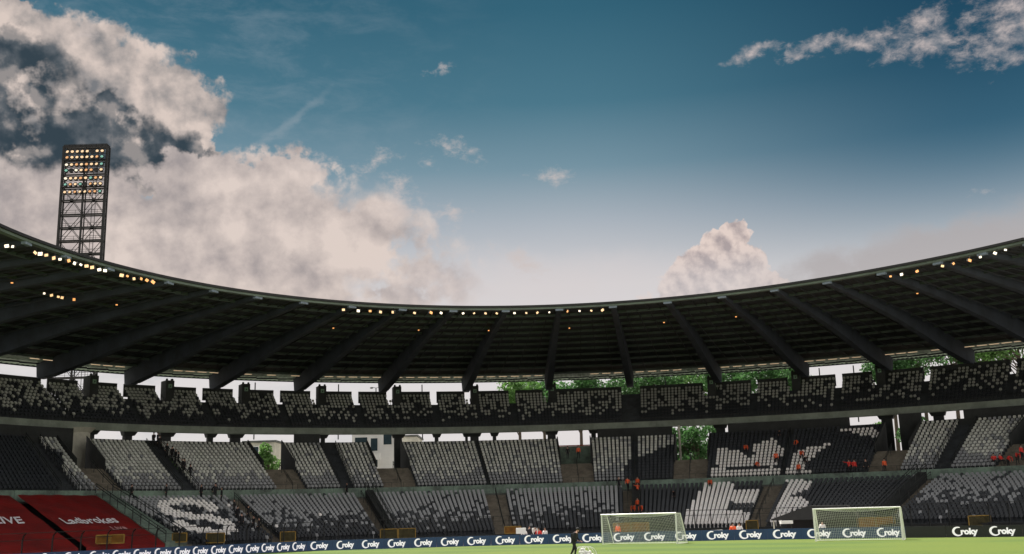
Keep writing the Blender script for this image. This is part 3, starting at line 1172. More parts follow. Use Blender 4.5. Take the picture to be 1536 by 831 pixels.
tag(q.obj('support_pole', 'palecon'), 'thin pale pole standing before the dark trees', 'pole')

# ------------------------------------------------------------------ balcony and upper tier
bt = thing('balcony', 'long grey green concrete balcony band carrying the upper tier', 'balcony')
bt.location = bowl(0, 0, 14)
te = [theta(x, TM) for x in range(-360, 2000, 96)]
for a, b in zip(te[:-1], te[1:]):
    q = MB()
    solid(q, a, b - .0003, [(0, 14.0), (-.12, 14.12), (-.12, 14.95), (.12, 14.95), (.12, 14.0)], seg=4)
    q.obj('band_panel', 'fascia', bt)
q = MB()
strip(q, te[0], te[-1], [(.12, 14.02), (1.0, 14.15), (7.9, 17.7), (7.9, 18.0)], seg=70)
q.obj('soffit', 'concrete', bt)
brl = thing('balcony_railing', 'thin dark railing along the top of the balcony band', 'railing')
brl.location = bowl(0, 0, 14.95)
t = theta(-60, TM)
pts = []
while t < theta(1600, TM):
    pts.append(bowl(t, 0, 14.95))
    t += 2.2 / RB(t)[0]
rail_run(pts, .55, brl, n_rail=1, r=.016)
GAP = [-170, -55, 68, 182, 300, 416, 533, 650, 768, 946, 1131, 1258, 1390, 1520, 1680]
names = ['far left, partly outside the view', 'left, in the deep shadow', 'third from the left', 'fourth from the left', 'fifth from the left', 'sixth from the left', 'seventh from the left',
         'just left of centre', 'centre, left of the head-on girder', 'centre, right of the head-on girder', 'below the green leaves right of centre', 'second from the bright gap on the right',
         'right, before the dark trees', 'at the far right edge']
boxes = [132, 248, 364, 480, 594, 711, 828, 1068, 1195, 1322]
for k in range(len(GAP) - 1):
    hw = 5 if GAP[k] != 946 else 14
    a, b = GAP[k] + (5 if GAP[k] != 946 else 14), GAP[k + 1] - (5 if GAP[k + 1] != 946 else 14)
    def skipper(i): return False
    t0, t1 = theta(a, TW), theta(b, TW)
    th = thing('upper_seating_block', 'upper tier block of scattered pale seats, ' + names[k], 'seating', bowl((t0 + t1) / 2, DU0, ZU0 - .4))
    m = MB()
    strip(m, t0, t1, [(.1, 14.6), (DU0, 14.6)] + stepped(upper, 0, NU - 2)[1:])
    bx = [q_ for q_ in boxes if a < q_ < b]
    s0 = a
    for q_ in bx + [None]:
        s1 = b if q_ is None else q_ - 14
        strip(m, theta(s0, TW), theta(s1, TW), stepped(upper, NU - 2, NU))
        if q_ is not None: s0 = q_ - 7
    m.obj('terrace', 'terrace', th)
    gp = [lambda i, x, y, q_=q_: (i >= NU - 2 and -15 < x - q_ < 8) or (i >= NU - 4 and abs(x - q_) < 8) for q_ in bx]
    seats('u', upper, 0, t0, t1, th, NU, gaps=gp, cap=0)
    segs = []
    s0 = a
    for q_ in bx:
        segs.append((s0, q_ - 14))
        s0 = q_ - 7 + 13
    segs.append((s0, b))
    for (u, v) in segs:
        q = MB()
        dW, zW = upper(NU)
        solid(q, theta(u, TW), theta(v, TW), [(dW, zW - 1.0), (dW, zW + .75), (dW + .18, zW + .75), (dW + .18, zW - 1.0)])
        q.obj('back_wall', 'darkwall', th)
for k, g in enumerate(GAP[1:-1]):
    hw = 5 if g != 946 else 14
    st_ = stairs(g - hw, g + hw, TW, upper, 0, NU - 2 if g != 946 else NU, 'steep dark upper tier stairway, %s from the left' % ORD[k + 1], rails=0, mat_='terrace')
for k, x in enumerate(boxes):
    t = theta(x, TW)
    tg, nn = tangent(t), normal(t)
    p = bowl(t, upper(NU - 3)[0], upper(NU - 3)[1])
    th = thing('access_hatch', 'dark upright cabinet with a small green sign, %s from the left on the upper tier' % ORD[k + 1], 'cabinet', p, 'dark cabinets with green signs on the upper tier')
    q = MB()
    w, dp, h = 1.15, 1.9, 2.75
    a = [p - tg * w / 2, p + tg * w / 2, p + tg * w / 2 + nn * dp, p - tg * w / 2 + nn * dp]
    q.hexa(a + [v + Vector((0, 0, h)) for v in a])
    q.obj('cabinet_body', 'darkwall', th)
    q = MB()
    c = p + Vector((0, 0, 1.95)) - nn * .03
    a = [c - tg * .25, c + tg * .25, c + tg * .25 + nn * .02, c - tg * .25 + nn * .02]
    q.hexa([v - Vector((0, 0, .25)) for v in a] + [v + Vector((0, 0, .3)) for v in a])
    s_ = q.obj('green_sign', 'sign', th)
    q = MB()
    c2 = c - nn * .012
    for dx, z0, z1, ww in ((0, -.12, .1, .12), (-.09, -.18, -.08, .08), (.1, -.02, .06, .08)):
        q.bar(c2 + tg * dx + Vector((0, 0, z0)), c2 + tg * dx + Vector((0, 0, z1)), ww, .01, upv=nn)
    q.obj('sign_mark', 'darkwall', th)
    q = MB()
    for sgn in (-1, 1):
        c3 = p + tg * (sgn * .38) + nn * .3 + Vector((0, 0, h))
        q.ball(c3 + Vector((0, 0, .12)), .17, 8, 5)
    q.obj('horn_speaker', 'black', th)

# ------------------------------------------------------------------ roof
LIP = {-4: 40, -3: 107, -2: 173, -1: 257, 0: 322, 1: 387, 2: 457, 3: 529, 4: 605, 5: 681, 6: 759, 7: 839, 8: 919, 9: 1000, 10: 1082, 11: 1161, 12: 1242, 13: 1322.6, 14: 1401}
LIPY = {-4: 367, -3: 385, -2: 403, -1: 425, 0: 438, 1: 448, 2: 455, 3: 461, 4: 464.7, 5: 466, 6: 466, 7: 464, 8: 460, 9: 453, 10: 445.5, 11: 436, 12: 425.6, 13: 411.5, 14: 394}
FOOT = {1: (87, 572), 2: (212, 580), 3: (336, 584), 4: (457, 588), 5: (580, 589.6), 6: (704, 586), 7: (826, 583), 8: (946, 578), 9: (1075, 570), 10: (1201, 560), 11: (1322, 550)}
ZLIP, ZREAR = 25.0, 22.45


def lip_pt(t, dz=0.0, dr=0.0):
    R, _ = RL(t)
    R += dr
    return Vector((CX + R * math.sin(t), CY + R * math.cos(t), ZLIP + .24 + dz))


tl, tf = {}, {}
for k in LIP:
    p = at_z(LIP[k], LIPY[k], ZLIP)
    tl[k] = math.atan2(p.x - CX, p.y - CY)
for k, (x, y) in FOOT.items():
    p = at_z(x, y, 20.5)
    tf[k] = math.atan2(p.x - CX, p.y - CY)
for k in (0, -1, -2, -3, -4, -5, -6, -7): tf[k] = tf[k + 1] - (.125 if k > -3 else .11)
for k in (12, 13, 14, 15, 16): tf[k] = tf[k - 1] + .105
for k in (-5, -6, -7): tl[k] = tl[k + 1] - .115
for k in (15, 16): tl[k] = tl[k - 1] + .078


def rear_pt(t, dz=0.0, d=8.8):
    p = bowl(t, d)
    return Vector((p.x, p.y, ZREAR + dz))


KS = list(range(-7, 17))


def roofpt(k, s, dz=0.0, dd=8.8):    # k: bay coordinate (float), s: 0 lip .. 1 rear
    k0 = int(math.floor(k))
    u = k - k0
    if k0 >= 16: k0, u = 15, 1.0
    a, b = tl[k0] * (1 - u) + tl[k0 + 1] * u, tf[k0] * (1 - u) + tf[k0 + 1] * u
    A, B = lip_pt(a), rear_pt(b, 0, dd)
    p = A.lerp(B, s)
    # the deck bellies slightly upward in the middle
    p.z += .9 * math.sin(math.pi * s) + dz
    return p


roof = thing('stadium_roof', 'huge dark curved grandstand roof on long concrete girders', 'roof')
roof.location = lip_pt(0)
SPL = .90
for k in KS[:-1]:
    q = MB()
    n, ms = 4, 8
    for lay, dz in ((0, 0), (1, .28)):
        vs = [roofpt(k + i / n, SPL * j / ms, dz) for j in range(ms + 1) for i in range(n + 1)]
        fs = [(j * (n + 1) + i, j * (n + 1) + i + 1, (j + 1) * (n + 1) + i + 1, (j + 1) * (n + 1) + i) for j in range(ms) for i in range(n)]
        q.add(vs, fs)
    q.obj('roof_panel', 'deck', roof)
    # rear ribbed sheet strip, light from outside painted in as paler green
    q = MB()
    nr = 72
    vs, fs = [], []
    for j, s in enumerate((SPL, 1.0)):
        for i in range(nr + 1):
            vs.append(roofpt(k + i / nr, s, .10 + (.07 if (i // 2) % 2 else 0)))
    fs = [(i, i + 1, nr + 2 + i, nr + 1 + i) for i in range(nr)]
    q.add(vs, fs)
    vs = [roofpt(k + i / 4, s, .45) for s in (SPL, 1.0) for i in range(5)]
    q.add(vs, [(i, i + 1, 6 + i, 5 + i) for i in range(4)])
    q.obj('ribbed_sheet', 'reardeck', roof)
    q = MB()
    for i in range(4):
        q.bar(roofpt(k + i / 4, 1.0, .12), roofpt(k + (i + 1) / 4, 1.0, .12), .15, .26)
        q.bar(roofpt(k + i / 4, .955, -.15), roofpt(k + (i + 1) / 4, .955, -.05), .12, .2)
    q.obj('gutter', 'deck', roof)
    # purlins
    for j in range(1, 12):
        s = j / 12.5
        q = MB()
        for i in range(2):
            q.bar(roofpt(k + .03 + i * .47, s, -.17), roofpt(k + .03 + (i + 1) * .47, s, -.17), .14, .30)
        q.obj('purlin', 'purlin', roof)
    for j in range(1, 5):
        q = MB()
        q.bar(roofpt(k + j / 5, .03, -.06), roofpt(k + j / 5, .90, -.06), .10, .10)
        q.obj('joist', 'deck', roof)
    # rim
    q = MB()
    for i in range(4):
        a, b = roofpt(k + i / 4, 0), roofpt(k + (i + 1) / 4, 0)
        a2, b2 = roofpt(k + i / 4, .012), roofpt(k + (i + 1) / 4, .012)
        Z = lambda v, z: Vector((v.x, v.y, v.z + z))
        q.hexa([Z(a, -.10), Z(b, -.10), Z(b2, -.10), Z(a2, -.10), Z(a, .12), Z(b, .12), Z(b2, .12), Z(a2, .12)])
    q.obj('rim', 'rim', roof)
    q = MB()
    for i in range(4):
        a, b = roofpt(k + i / 4, -.004), roofpt(k + (i + 1) / 4, -.004)
        a2, b2 = roofpt(k + i / 4, .016), roofpt(k + (i + 1) / 4, .016)
        q.hexa([Z(a, .125), Z(b, .125), Z(b2, .125), Z(a2, .125), Z(a, .36), Z(b, .36), Z(b2, .36), Z(a2, .36)])
    q.obj('rim_cap', 'black', roof)
for k in KS:
    # girder: underside drops towards the foot, box section
    q = MB()
    n = 16
    A0, B0 = roofpt(k, 0), roofpt(k, 1)
    dr = (B0 - A0)
    dr.z = 0
    L = dr.length
    dr.normalize()
    sdv = Vector((dr.y, -dr.x, 0))
    vs = []
    for i in range(n + 1):
        s = .012 + (.965 - .012) * i / n
        c = roofpt(k, s)
        depth = .35 + 2.75 * min(s, .70) - .6 * max(0, s - .70)
        if s > .93: depth *= 1 - (s - .93) * 6
        w = .33 + .30 * s
        top = c + Vector((0, 0, -.02))
        bot = c + Vector((0, 0, -depth))
        vs += [top - sdv * w, top + sdv * w, bot + sdv * w * .8, bot - sdv * w * .8]
    fs = [(i * 4 + j, i * 4 + 4 + j, i * 4 + 4 + (j + 1) % 4, i * 4 + (j + 1) % 4) for i in range(n) for j in range(4)] + [(0, 1, 2, 3), (n * 4 + 3, n * 4 + 2, n * 4 + 1, n * 4)]
    q.add(vs, fs)
    q.obj('girder', 'beam', roof)
    # pier from foot down behind the upper tier
    c = roofpt(k, .93)
    q = MB()
    e = [c - sdv * .45 - dr * .5, c + sdv * .45 - dr * .5, c + sdv * .45 + dr * 1.4, c - sdv * .45 + dr * 1.4]
    q.hexa([Vector((v.x, v.y, 20.75)) for v in e] + [Vector((v.x, v.y, c.z - 1.2)) for v in e])
    q.obj('pier', 'beam', roof)
    q = MB()
    c = roofpt(k, .004, .02)
    q.hexa([c + sdv * a * .75 + dr * b + Vector((0, 0, z)) for z in (-.34, -.12) for a, b in ((-.6, -.1), (.6, -.1), (.6, .3), (-.6, .3))])
    q.obj('bracket', 'bracket', roof)

# ------------------------------------------------------------------ lamps under the roof
def lamp_mesh(glow):
    b = MB()
    b.hexa(((-.26, -.10, -.22), (.26, -.10, -.22), (.20, .30, -.12), (-.20, .30, -.12), (-.26, -.10, .20), (.26, -.10, .20), (.20, .30, .16), (-.20, .30, .16)), 0)
    b.bar((0, .1, .16), (0, .1, .62), .06, .06, upv=(0, 1, 0), mi=0)
    g = MB()
    g.hexa(((-.22, -.14, -.19), (.22, -.14, -.19), (.22, -.105, -.19), (-.22, -.105, -.19), (-.22, -.13, .16), (.22, -.13, .16), (.22, -.105, .16), (-.22, -.105, .16)))
    return b.mesh('lamp_housing', 'black'), g.mesh('lamp_glass', glow)


LM = {k: lamp_mesh(v) for k, v in dict(w='lampwhite', a='lampglass', o='lampamber').items()}
LIPL = [(10, 369, 'w'), (20, 370, 'w'), (52, 379, 'a'), (61, 381, 'w'), (70, 383, 'a'), (82, 387, 'a'), (90, 389, 'w'), (102, 391, 'o'), (113, 395, 'w'), (121, 397, 'w'), (130, 399, 'a'),
        (139, 401, 'a'), (149, 404.5, 'w'), (157, 406, 'w'), (183, 413, 'a'), (191, 414, 'o'), (200, 418, 'a'), (211, 418, 'o'), (221, 420.5, 'o'), (229, 423, 'o'),
        (67, 440, 'w'), (78, 443, 'a'), (87, 445, 'a'), (94, 446.5, 'a'), (110, 449, 'o'),
        (515, 464.5, 'a'), (538, 466, 'w'), (555, 466.5, 'o'), (570, 468, 'a'), (590, 468, 'a'), (622, 469.6, 'a'), (646, 469, 'o'), (662, 469.5, 'w'), (694.5, 470, 'w'),
        (711, 470, 'a'), (728, 470, 'a'), (745, 470, 'a'), (772, 469.5, 'w'), (789, 469.5, 'a'), (806.5, 469, 'a'), (823.5, 468.5, 'w'), (852, 467, 'o'), (869.5, 466.5, 'w'), (887, 466, 'a'), (904, 465, 'a'),
        (1336, 414.5, 'o'), (1353, 411.5, 'w'), (1376, 407, 'o'), (1414, 399, 'a'), (1429.5, 395.5, 'o'), (1454, 390.5, 'o'), (1470, 385.5, 'w'), (1493, 379.5, 'w'), (1508, 375, 'w')]
for x, y, c in LIPL:
    inner_ = (x < 120 and y > 430)
    p = at_z(x, y, 24.25 if not inner_ else 24.3)
    nth = 0
    if inner_: lab, gr = 'small floodlight of the inner row under the left roof', 'inner row of roof floodlights'
    elif x < 240: lab, gr = 'warm floodlight under the left part of the roof edge', 'roof edge floodlights on the left'
    elif x < 1000: lab, gr = 'warm floodlight under the middle of the roof edge', 'roof edge floodlights in the middle'
    else: lab, gr = 'warm floodlight under the right part of the roof edge', 'roof edge floodlights on the right'
    CNT[gr] = CNT.get(gr, 0) + 1
    th = thing('floodlight', lab + ', %s from the left' % ORD[CNT[gr]], 'floodlight', p, gr)
    h, g = LM[c]
    an = math.atan2(p.x, p.y)
    for nm, me in (('housing', h), ('lamp_glass', g)):
        o = bpy.data.objects.new(nm, me)
        COL.objects.link(o)
        o.parent = th
    th.rotation_euler = (random.uniform(-.1, .25), random.uniform(-.6, .6), -an + random.uniform(-.9, .9))
    th.scale = (random.uniform(.45, .8),) * 3
sm = MB()
sm.hexa(((-.14, -.1, -.1), (.14, -.1, -.1), (.14, .1, -.1), (-.14, .1, -.1), (-.14, -.1, .05), (.14, -.1, .05), (.14, .1, .05), (-.14, .1, .05)))
sm.bar((0, 0, .05), (0, 0, .4), .04, upv=(0, 1, 0), mi=1)
smm = sm.mesh('spot_lamp', ['lampamber', 'black'])
for x, y in ((18, 424), (175, 457), (288, 474), (382, 484), (500, 492), (628, 495), (733, 495.6), (854, 492), (996, 483.5), (1104, 475), (1376, 440)):
    o = bpy.data.objects.new('spot_lamp', smm)
    COL.objects.link(o)
    o.location = at_z(x, y, 24.55)
    o.scale = (.65,) * 3
    CNT['sp'] = CNT.get('sp', 0) + 1
    tag(o, 'tiny amber lamp on the dark roof underside, %s from the left' % ORD[CNT['sp']], 'lamp', 'tiny amber lamps on the roof underside')
tbm = MB()
tbm.box(-.62, -.05, -.06, .62, .05, .0)
tbm = tbm.mesh('tube_light', 'tube')
for k in range(-3, 16):
    for j in range(6):
        if random.random() < .16: continue
        kk = k + (j + .9) / 6.8
        p = roofpt(kk, .865, -.62)
        a, b = roofpt(kk - .02, .865), roofpt(kk + .02, .865)
        x, y = proj(p)
        if x < 40 or x > 1545: continue
        o = bpy.data.objects.new('tube_light', tbm)
        COL.objects.link(o)
        o.location = p
        o.rotation_euler = (0, 0, math.atan2(b.y - a.y, b.x - a.x))
        tag(o, 'slim warm tube light in the dashed row at the back of the roof', 'tube light', 'dashed row of tube lights under the roof')

# ------------------------------------------------------------------ floodlight tower
def tower():
    Y = 205.0
    bl, br_ = at_y(86, 386, Y), at_y(150, 392, Y)
    tlp, trp = at_y(97, 221, Y), at_y(161, 224, Y)
    cx = (bl.x + br_.x + tlp.x + trp.x) / 4
    W = (trp.x - tlp.x) * 1.01
    top = tlp.z
    th = thing('floodlight_tower', 'tall dark lattice floodlight tower rising behind the left of the roof', 'tower', (cx, Y, 0))
    x0, x1 = cx - W / 2, cx + W / 2
    y0, y1 = Y, Y + 1.3
    for x in (x0, cx, x1):
        for y in (y0, y1):
            q = MB()
            w = (.46 if x != cx else .34) * (1 if y == y0 else .6)
            q.box(x - w / 2, y - w / 2, 0, x + w / 2, y + w / 2, top)
            q.obj('leg', 'tower', th)
    yy = [229.3 - 11, 241.5, 262, 280.5, 300, 321.5, 341, 360.5, 380.5]
    zs = [at_y(125, v, Y).z for v in yy]
    z = zs[-1]
    while z > 4:
        z -= (zs[-2] - zs[-1])
        zs.append(z)
    for i, z in enumerate(zs):
        q = MB()
        q.bar((x0, y0, z), (x1, y0, z), .26, .32)
        q.obj('crossbar', 'tower', th)
        q = MB()
        q.bar((x0, y1, z), (x1, y1, z), .2, .25)
        for x in (x0, cx, x1): q.bar((x, y0, z), (x, y1, z), .16)
        q.obj('rear_bar', 'tower', th)
    for i in range(3, len(zs) - 1):
        za, zb = zs[i], zs[i + 1]
        fl = i % 2
        for a, b in ((x0, cx), (cx, x1)):
            mx = (a + b) / 2
            for y in (y0, y1):
                q = MB()
                if fl == 0:
                    q.bar((mx, y, za), (a, y, zb), .10)
                    q.bar((mx, y, za), (b, y, zb), .10)
                else:
                    q.bar((mx, y, zb), (a, y, za), .10)
                    q.bar((mx, y, zb), (b, y, za), .10)
                q.obj('brace', 'tower', th)
            q = MB()
            q.box(mx - .3, y0 - .1, (zb if fl else za) - .35, mx + .3, y0 + .1, (zb if fl else za) + .3)
            q.obj('gusset', 'tower', th)
            q = MB()
            zz = zb + .95
            q.bar((a, y0, zz), (b, y0, zz), .06)
            q.bar((a, y0, zb + .5), (b, y0, zb + .5), .05)
            for u in (.3, .7): q.bar((a + (b - a) * u, y0, zb), (a + (b - a) * u, y0, zz), .05)
            q.obj('guard_rail', 'tower', th)
    q = MB()
    lx = cx + W * .22
    for s in (-.35, .35): q.bar((lx + s, y1 - .5, 0), (lx + s, y1 - .5, top), .09)
    z = 1
    while z < top:
        q.bar((lx - .35, y1 - .5, z), (lx + .35, y1 - .5, z), .05)
        z += 1.2
    q.obj('ladder', 'tower', th)
    q = MB()
    q.bar((x0 - .3, y0, top), (x1 + .3, y0, top), .3, .45)
    q.bar((x0, y1, top), (x1, y1, top), .3, .3)
    for i in range(9):
        xx = x0 + W * i / 8
        q.bar((xx, y0 - .2, top), (xx, y0 - .2, top + .5), .05)
    q.bar((x0, y0 - .2, top + .5), (x1, y0 - .2, top + .5), .06)
    q.obj('head_frame', 'tower', th)
    rows = [226, 234.5, 245.5, 254, 266, 275, 286.5]
    kinds = [('aaaaa.aa'), ('oaaaaaog'), ('waoaoaag'), ('g.waoo.a'), ('waaoagoa'), ('goag.oaa'), ('aaoaaoog')]
    hs = MB()
    hs.tube((0, .05, 0), (0, .75, .12), .52, .25, n=12)
    hm = hs.mesh('lamp_hood', 'tower')
    gm = {}
    MT['tw'] = mat('mast_glow_white', (.6, .56, .5), .4, .3, 3, emit=(1.0, .85, .62), es=.42)
    MT['ta'] = mat('mast_glow_warm', (.6, .45, .3), .4, .3, 3, emit=(1.0, .66, .36), es=.36)
    MT['to'] = mat('mast_glow_amber', (.5, .3, .15), .4, .3, 3, emit=(1.0, .46, .18), es=.26)
    MT['tg'] = mat('mast_glow_green', (.2, .4, .35), .4, .3, 3, emit=(.25, .75, .55), es=.14)
    for kk, mm in dict(w='tw', a='ta', o='to', g='tg').items():
        g = MB()
        g.ball((0, 0, 0), .31, 12, 8, sc=(1, .28, 1))
        me = g.mesh('lamp_glass', mm)
        me.shade_smooth()
        gm[kk] = me
    for r, (yr, ks) in enumerate(zip(rows, kinds)):
        z = at_y(130, yr, Y - 1).z
        q = MB()
        q.bar((x0, y0 - .3, z - .45), (x1, y0 - .3, z - .45), .12)
        q.obj('lamp_bar', 'tower', th)
        for c_, kk in enumerate(ks):
            x = x0 + W * (.115 + .80 * c_ / 7)
            l = thing('tower_lamp', 'round lamp on the floodlight tower, %s row from top, %s from left' % (ORD[r + 1], ORD[c_ + 1]), 'lamp', (x, y0 - .75, z), 'round lamps on the floodlight tower')
            sc_ = 1.0 if r < 5 else .92
            l.scale = (sc_,) * 3
            o = bpy.data.objects.new('lamp_hood', hm)
            COL.objects.link(o)
            o.parent = l
            if kk != '.':
                o = bpy.data.objects.new('lamp_glass', gm[kk])
                COL.objects.link(o)
                o.parent = l
            l.rotation_euler = (-.35, 0, random.uniform(-.15, .35))


tower()

# ------------------------------------------------------------------ advertising boards
def croky_mesh():
    """lettering: a big round C that dips under the line, then the heavy small letters"""
    b = text_mesh('roky', .74, .02, bold=.05)
    V, F = [], []
    n = 18
    for i in range(n + 1):
        t = math.radians(62 + (322 - 62) * i / n)
        th_ = .055 + .105 * math.sin(math.pi * min(1, max(0, i / n)) ** .9)
        for r in (.46 - th_, .46 + th_ * .35):
            for z in (0, .02): V.append((.46 + r * math.cos(t) * .92, .36 + r * math.sin(t) * 1.02, z))
    for i in range(n):
        q = i * 4
        F += [(q + 1, q + 3, q + 7, q + 5), (q, q + 4, q + 6, q + 2), (q + 2, q + 6, q + 7, q + 3), (q, q + 1, q + 5, q + 4)]
    wa = .80
    k = len(V)
    xb = [v.co.x for v in b.vertices]
    for v in b.vertices:
        x = (v.co.x - min(xb)) * .98 + wa * .86
        V.append((x, v.co.y * 1.18 + .05 + x * .015, v.co.z))
    F += [tuple(i + k for i in p.vertices) for p in b.polygons]
    V = np.array(V)
    V[:, 0] -= V[:, 0].min()
    V[:, 0] /= V[:, 0].max()
    V[:, 1] -= V[:, 1].min()
    V[:, 1] /= V[:, 1].max()
    me = bpy.data.meshes.new('lettering')
    me.from_pydata(V.tolist(), [], F)
    me.materials.append(MT['ledletter'])
    return me


CM = croky_mesh()


def board_point(x):            # where the sight line at photo column x meets the board line, in plan
    r = ray(x, 815)
    best = None
    for a, b in zip(BL[:-1], BL[1:]):
        d = b - a
        den = d.x * r.y - d.y * r.x
        if abs(den) < 1e-9: continue
        u = (-a.x * r.y + a.y * r.x) / den
        if 0 <= u <= 1: return a + d * u
    return None


LCX = [41, 77, 113, 150, 183, 214, 245, 274, 301, 328, 354, 379, 402, 425, 448]
RCX = [479, 518, 556, 595, 635, 675, 715, 758, 801.5, 844.5, 889.5, 936.5, 982.5, 1029.5, 1077.5, 1127, 1178, 1230, 1283, 1334.5]
DCX = [1449.7, 1506]
allx = [4] + LCX + RCX + [1392] + DCX + [1566]
ed = [-20]
for a, b in zip(allx[:-1], allx[1:]):
    e = (a + b) / 2
    if a == 448: e = 459.5
    if a == 1334.5: e = 1360
    if a == 1392: e = 1421
    ed.append(e)
ed.append(1600)
BH = .84
for i, x in enumerate(allx):
    a, b = board_point(ed[i] + .15), board_point(ed[i + 1] - .15)
    if a is None or b is None: continue
    d = (b - a)
    L = d.length
    d.normalize()
    nn = Vector((d.y, -d.x, 0))            # towards the pitch
    dark_ = x >= 1392
    lab = 'navy pitch side advertising board with a white five letter word'
    gr = 'navy advertising boards along the pitch'
    if x == 4: lab, gr = 'leftmost navy advertising board with a pale ring mark', None
    elif 901 < x < 1016: lab, gr = 'navy advertising board seen through the net of the left goal', 'boards behind the left goal'
    elif 1226 < x < 1350: lab, gr = 'navy advertising board seen through the net of the right goal', 'boards behind the right goal'
    elif x < 460: lab, gr = 'navy advertising board of the tightly spaced row left of the bend', 'tightly spaced navy boards on the left'
    elif x < 901: lab, gr = 'navy advertising board between the bend and the left goal', 'navy boards left of the left goal'
    elif x < 1226: lab, gr = 'navy advertising board between the two goals', 'navy boards between the goals'
    elif x in (1392, 1566): lab, gr = ('blank black advertising board right of the right goal' if x == 1392 else 'black advertising board at the right end'), None
    elif dark_: lab, gr = ('black advertising board with a white word, %s of the lettered pair at right' % ('left' if x < 1480 else 'right')), None
    if gr:
        CNT[gr] = CNT.get(gr, 0) + 1
        lab += ', %s from the left' % ORD[CNT[gr]]
    th = thing('advertising_board', lab, 'advertising board', a, gr)
    q = MB()
    q.hexa([a, b, b - nn * .12, a - nn * .12] + [v + Vector((0, 0, BH)) for v in (a, b, b - nn * .12, a - nn * .12)])
    q.obj('board_panel', 'boardblack' if dark_ else 'board', th)
    q = MB()
    mid_ = (a + b) / 2
    q.bar(mid_ - nn * .15, mid_ - nn * .45, .06)
    q.bar(mid_ - nn * .15 + Vector((0, 0, BH * .8)), mid_ - nn * .45, .05)
    q.obj('stand', 'rail', th)
    if x in (1392, 1566): continue
    if x == 4:
        q = MB()
        c = (a + b) / 2 + nn * .03 + Vector((0, 0, .45))
        for i_ in range(16):
            t0_, t1_ = i_ * math.pi / 8, (i_ + 1) * math.pi / 8
            q.bar(c + d * .3 * math.cos(t0_) + Vector((0, 0, .3 * math.sin(t0_))), c + d * .3 * math.cos(t1_) + Vector((0, 0, .3 * math.sin(t1_))), .03, .05)
        q.obj('ring_mark', 'letter', th)
        continue
    wf = .80 if x < 460 else .74
    c0 = board_point(x)
    c0 = a + d * (c0 - a).dot(d)
    wpx = {True: 0, False: 0}
    w = L * (.86 if x < 460 else .69)
    start = c0 - d * (w / 2) + nn * .022
    vs = []
    for v in CM.vertices:
        p = start + d * (v.co.x * w) + Vector((0, 0, .07 + v.co.y * (BH * .84))) + nn * (v.co.z * .5)
        vs.append(tuple(p))
    me = bpy.data.meshes.new('lettering')
    me.from_pydata(vs, [], [tuple(p.vertices) for p in CM.polygons])
    me.materials.append(MT['ledletter'])
    link('lettering', me, th)

# ------------------------------------------------------------------ goals
def goal(p0, p1, label, h=2.34, depth=1.9):
    p0, p1 = Vector(p0), Vector(p1)
    d = (p1 - p0).normalized()
    nb = Vector((-d.y, d.x, 0))            # towards the back
    th = thing('football_goal', label, 'goal', p0)
    Z = Vector((0, 0, 1))
    for p, nm in ((p0, 'post'), (p1, 'post')):
        q = MB()
        q.tube(p, p + Z * h, .06, n=10)
        q.obj('post', 'goal', th)
    q = MB()
    q.tube(p0 - d * .06 + Z * h, p1 + d * .06 + Z * h, .06, n=10)
    q.obj('crossbar', 'goal', th)
    b0, b1 = p0 + nb * depth + d * .0, p1 + nb * depth
    t0_, t1_ = p0 + nb * .9 + Z * (h - .02), p1 + nb * .9 + Z * (h - .02)
    for p, t, b in ((p0, t0_, b0), (p1, t1_, b1)):
        q = MB()
        q.tube(p + Z * h, t, .03, n=6)
        q.tube(t, b, .03, n=6)
        q.tube(p, b, .03, n=6)
        q.obj('net_frame', 'goal', th)
    q = MB()
    q.tube(b0, b1, .03, n=6)
    q.obj('ground_bar', 'goal', th)
    L = (p1 - p0).length
    # net
    n = MB()
    cell = .13
    w = .011

    def sag(u): return .30 * (1 - (2 * u - 1) ** 2)
    nu = int(L / cell)
    def roofp(u, v): return p0 + d * (L * u) + nb * (.9 * v) + Z * (h - sag(u) * v ** .7)
    def backp(u, v):
        a = roofp(u, 1)
        b = b0 + d * (L * u)
        return a.lerp(b, v) + nb * (.12 * math.sin(v * math.pi))
    def sidep(p, u, v):
        top = p + nb * (.9 * u) + Z * (h)
        bot = p + nb * (depth * u)
        return bot.lerp(top, v)
    for i in range(nu + 1):
        u = i / nu
        for j in range(3): n.bar(roofp(u, j / 3), roofp(u, (j + 1) / 3), w)
        for j in range(4): n.bar(backp(u, j / 4), backp(u, (j + 1) / 4), w)
    for j in range(1, 6):
        for i in range(16): n.bar(roofp(i / 16, j / 6), roofp((i + 1) / 16, j / 6), w)
    for j in range(1, 17):
        for i in range(16): n.bar(backp(i / 16, j / 17), backp((i + 1) / 16, j / 17), w)
    for p in (p0, p1):
        for i in range(1, 11): n.bar(sidep(p, i / 11, 0), sidep(p, i / 11, 1), w)
        for j in range(0, 15): n.bar(sidep(p, 0, j / 15), sidep(p, 1, j / 15), w)
    n.obj('net', 'net', th, kind='stuff')


goal((6.75, 87.6, 0), (12.3, 84.0, 0), 'white football goal in front of the boards near the middle')
goal((22.2, 80.6, 0), (27.8, 78.0, 0), 'white football goal further right in front of the dark stand')

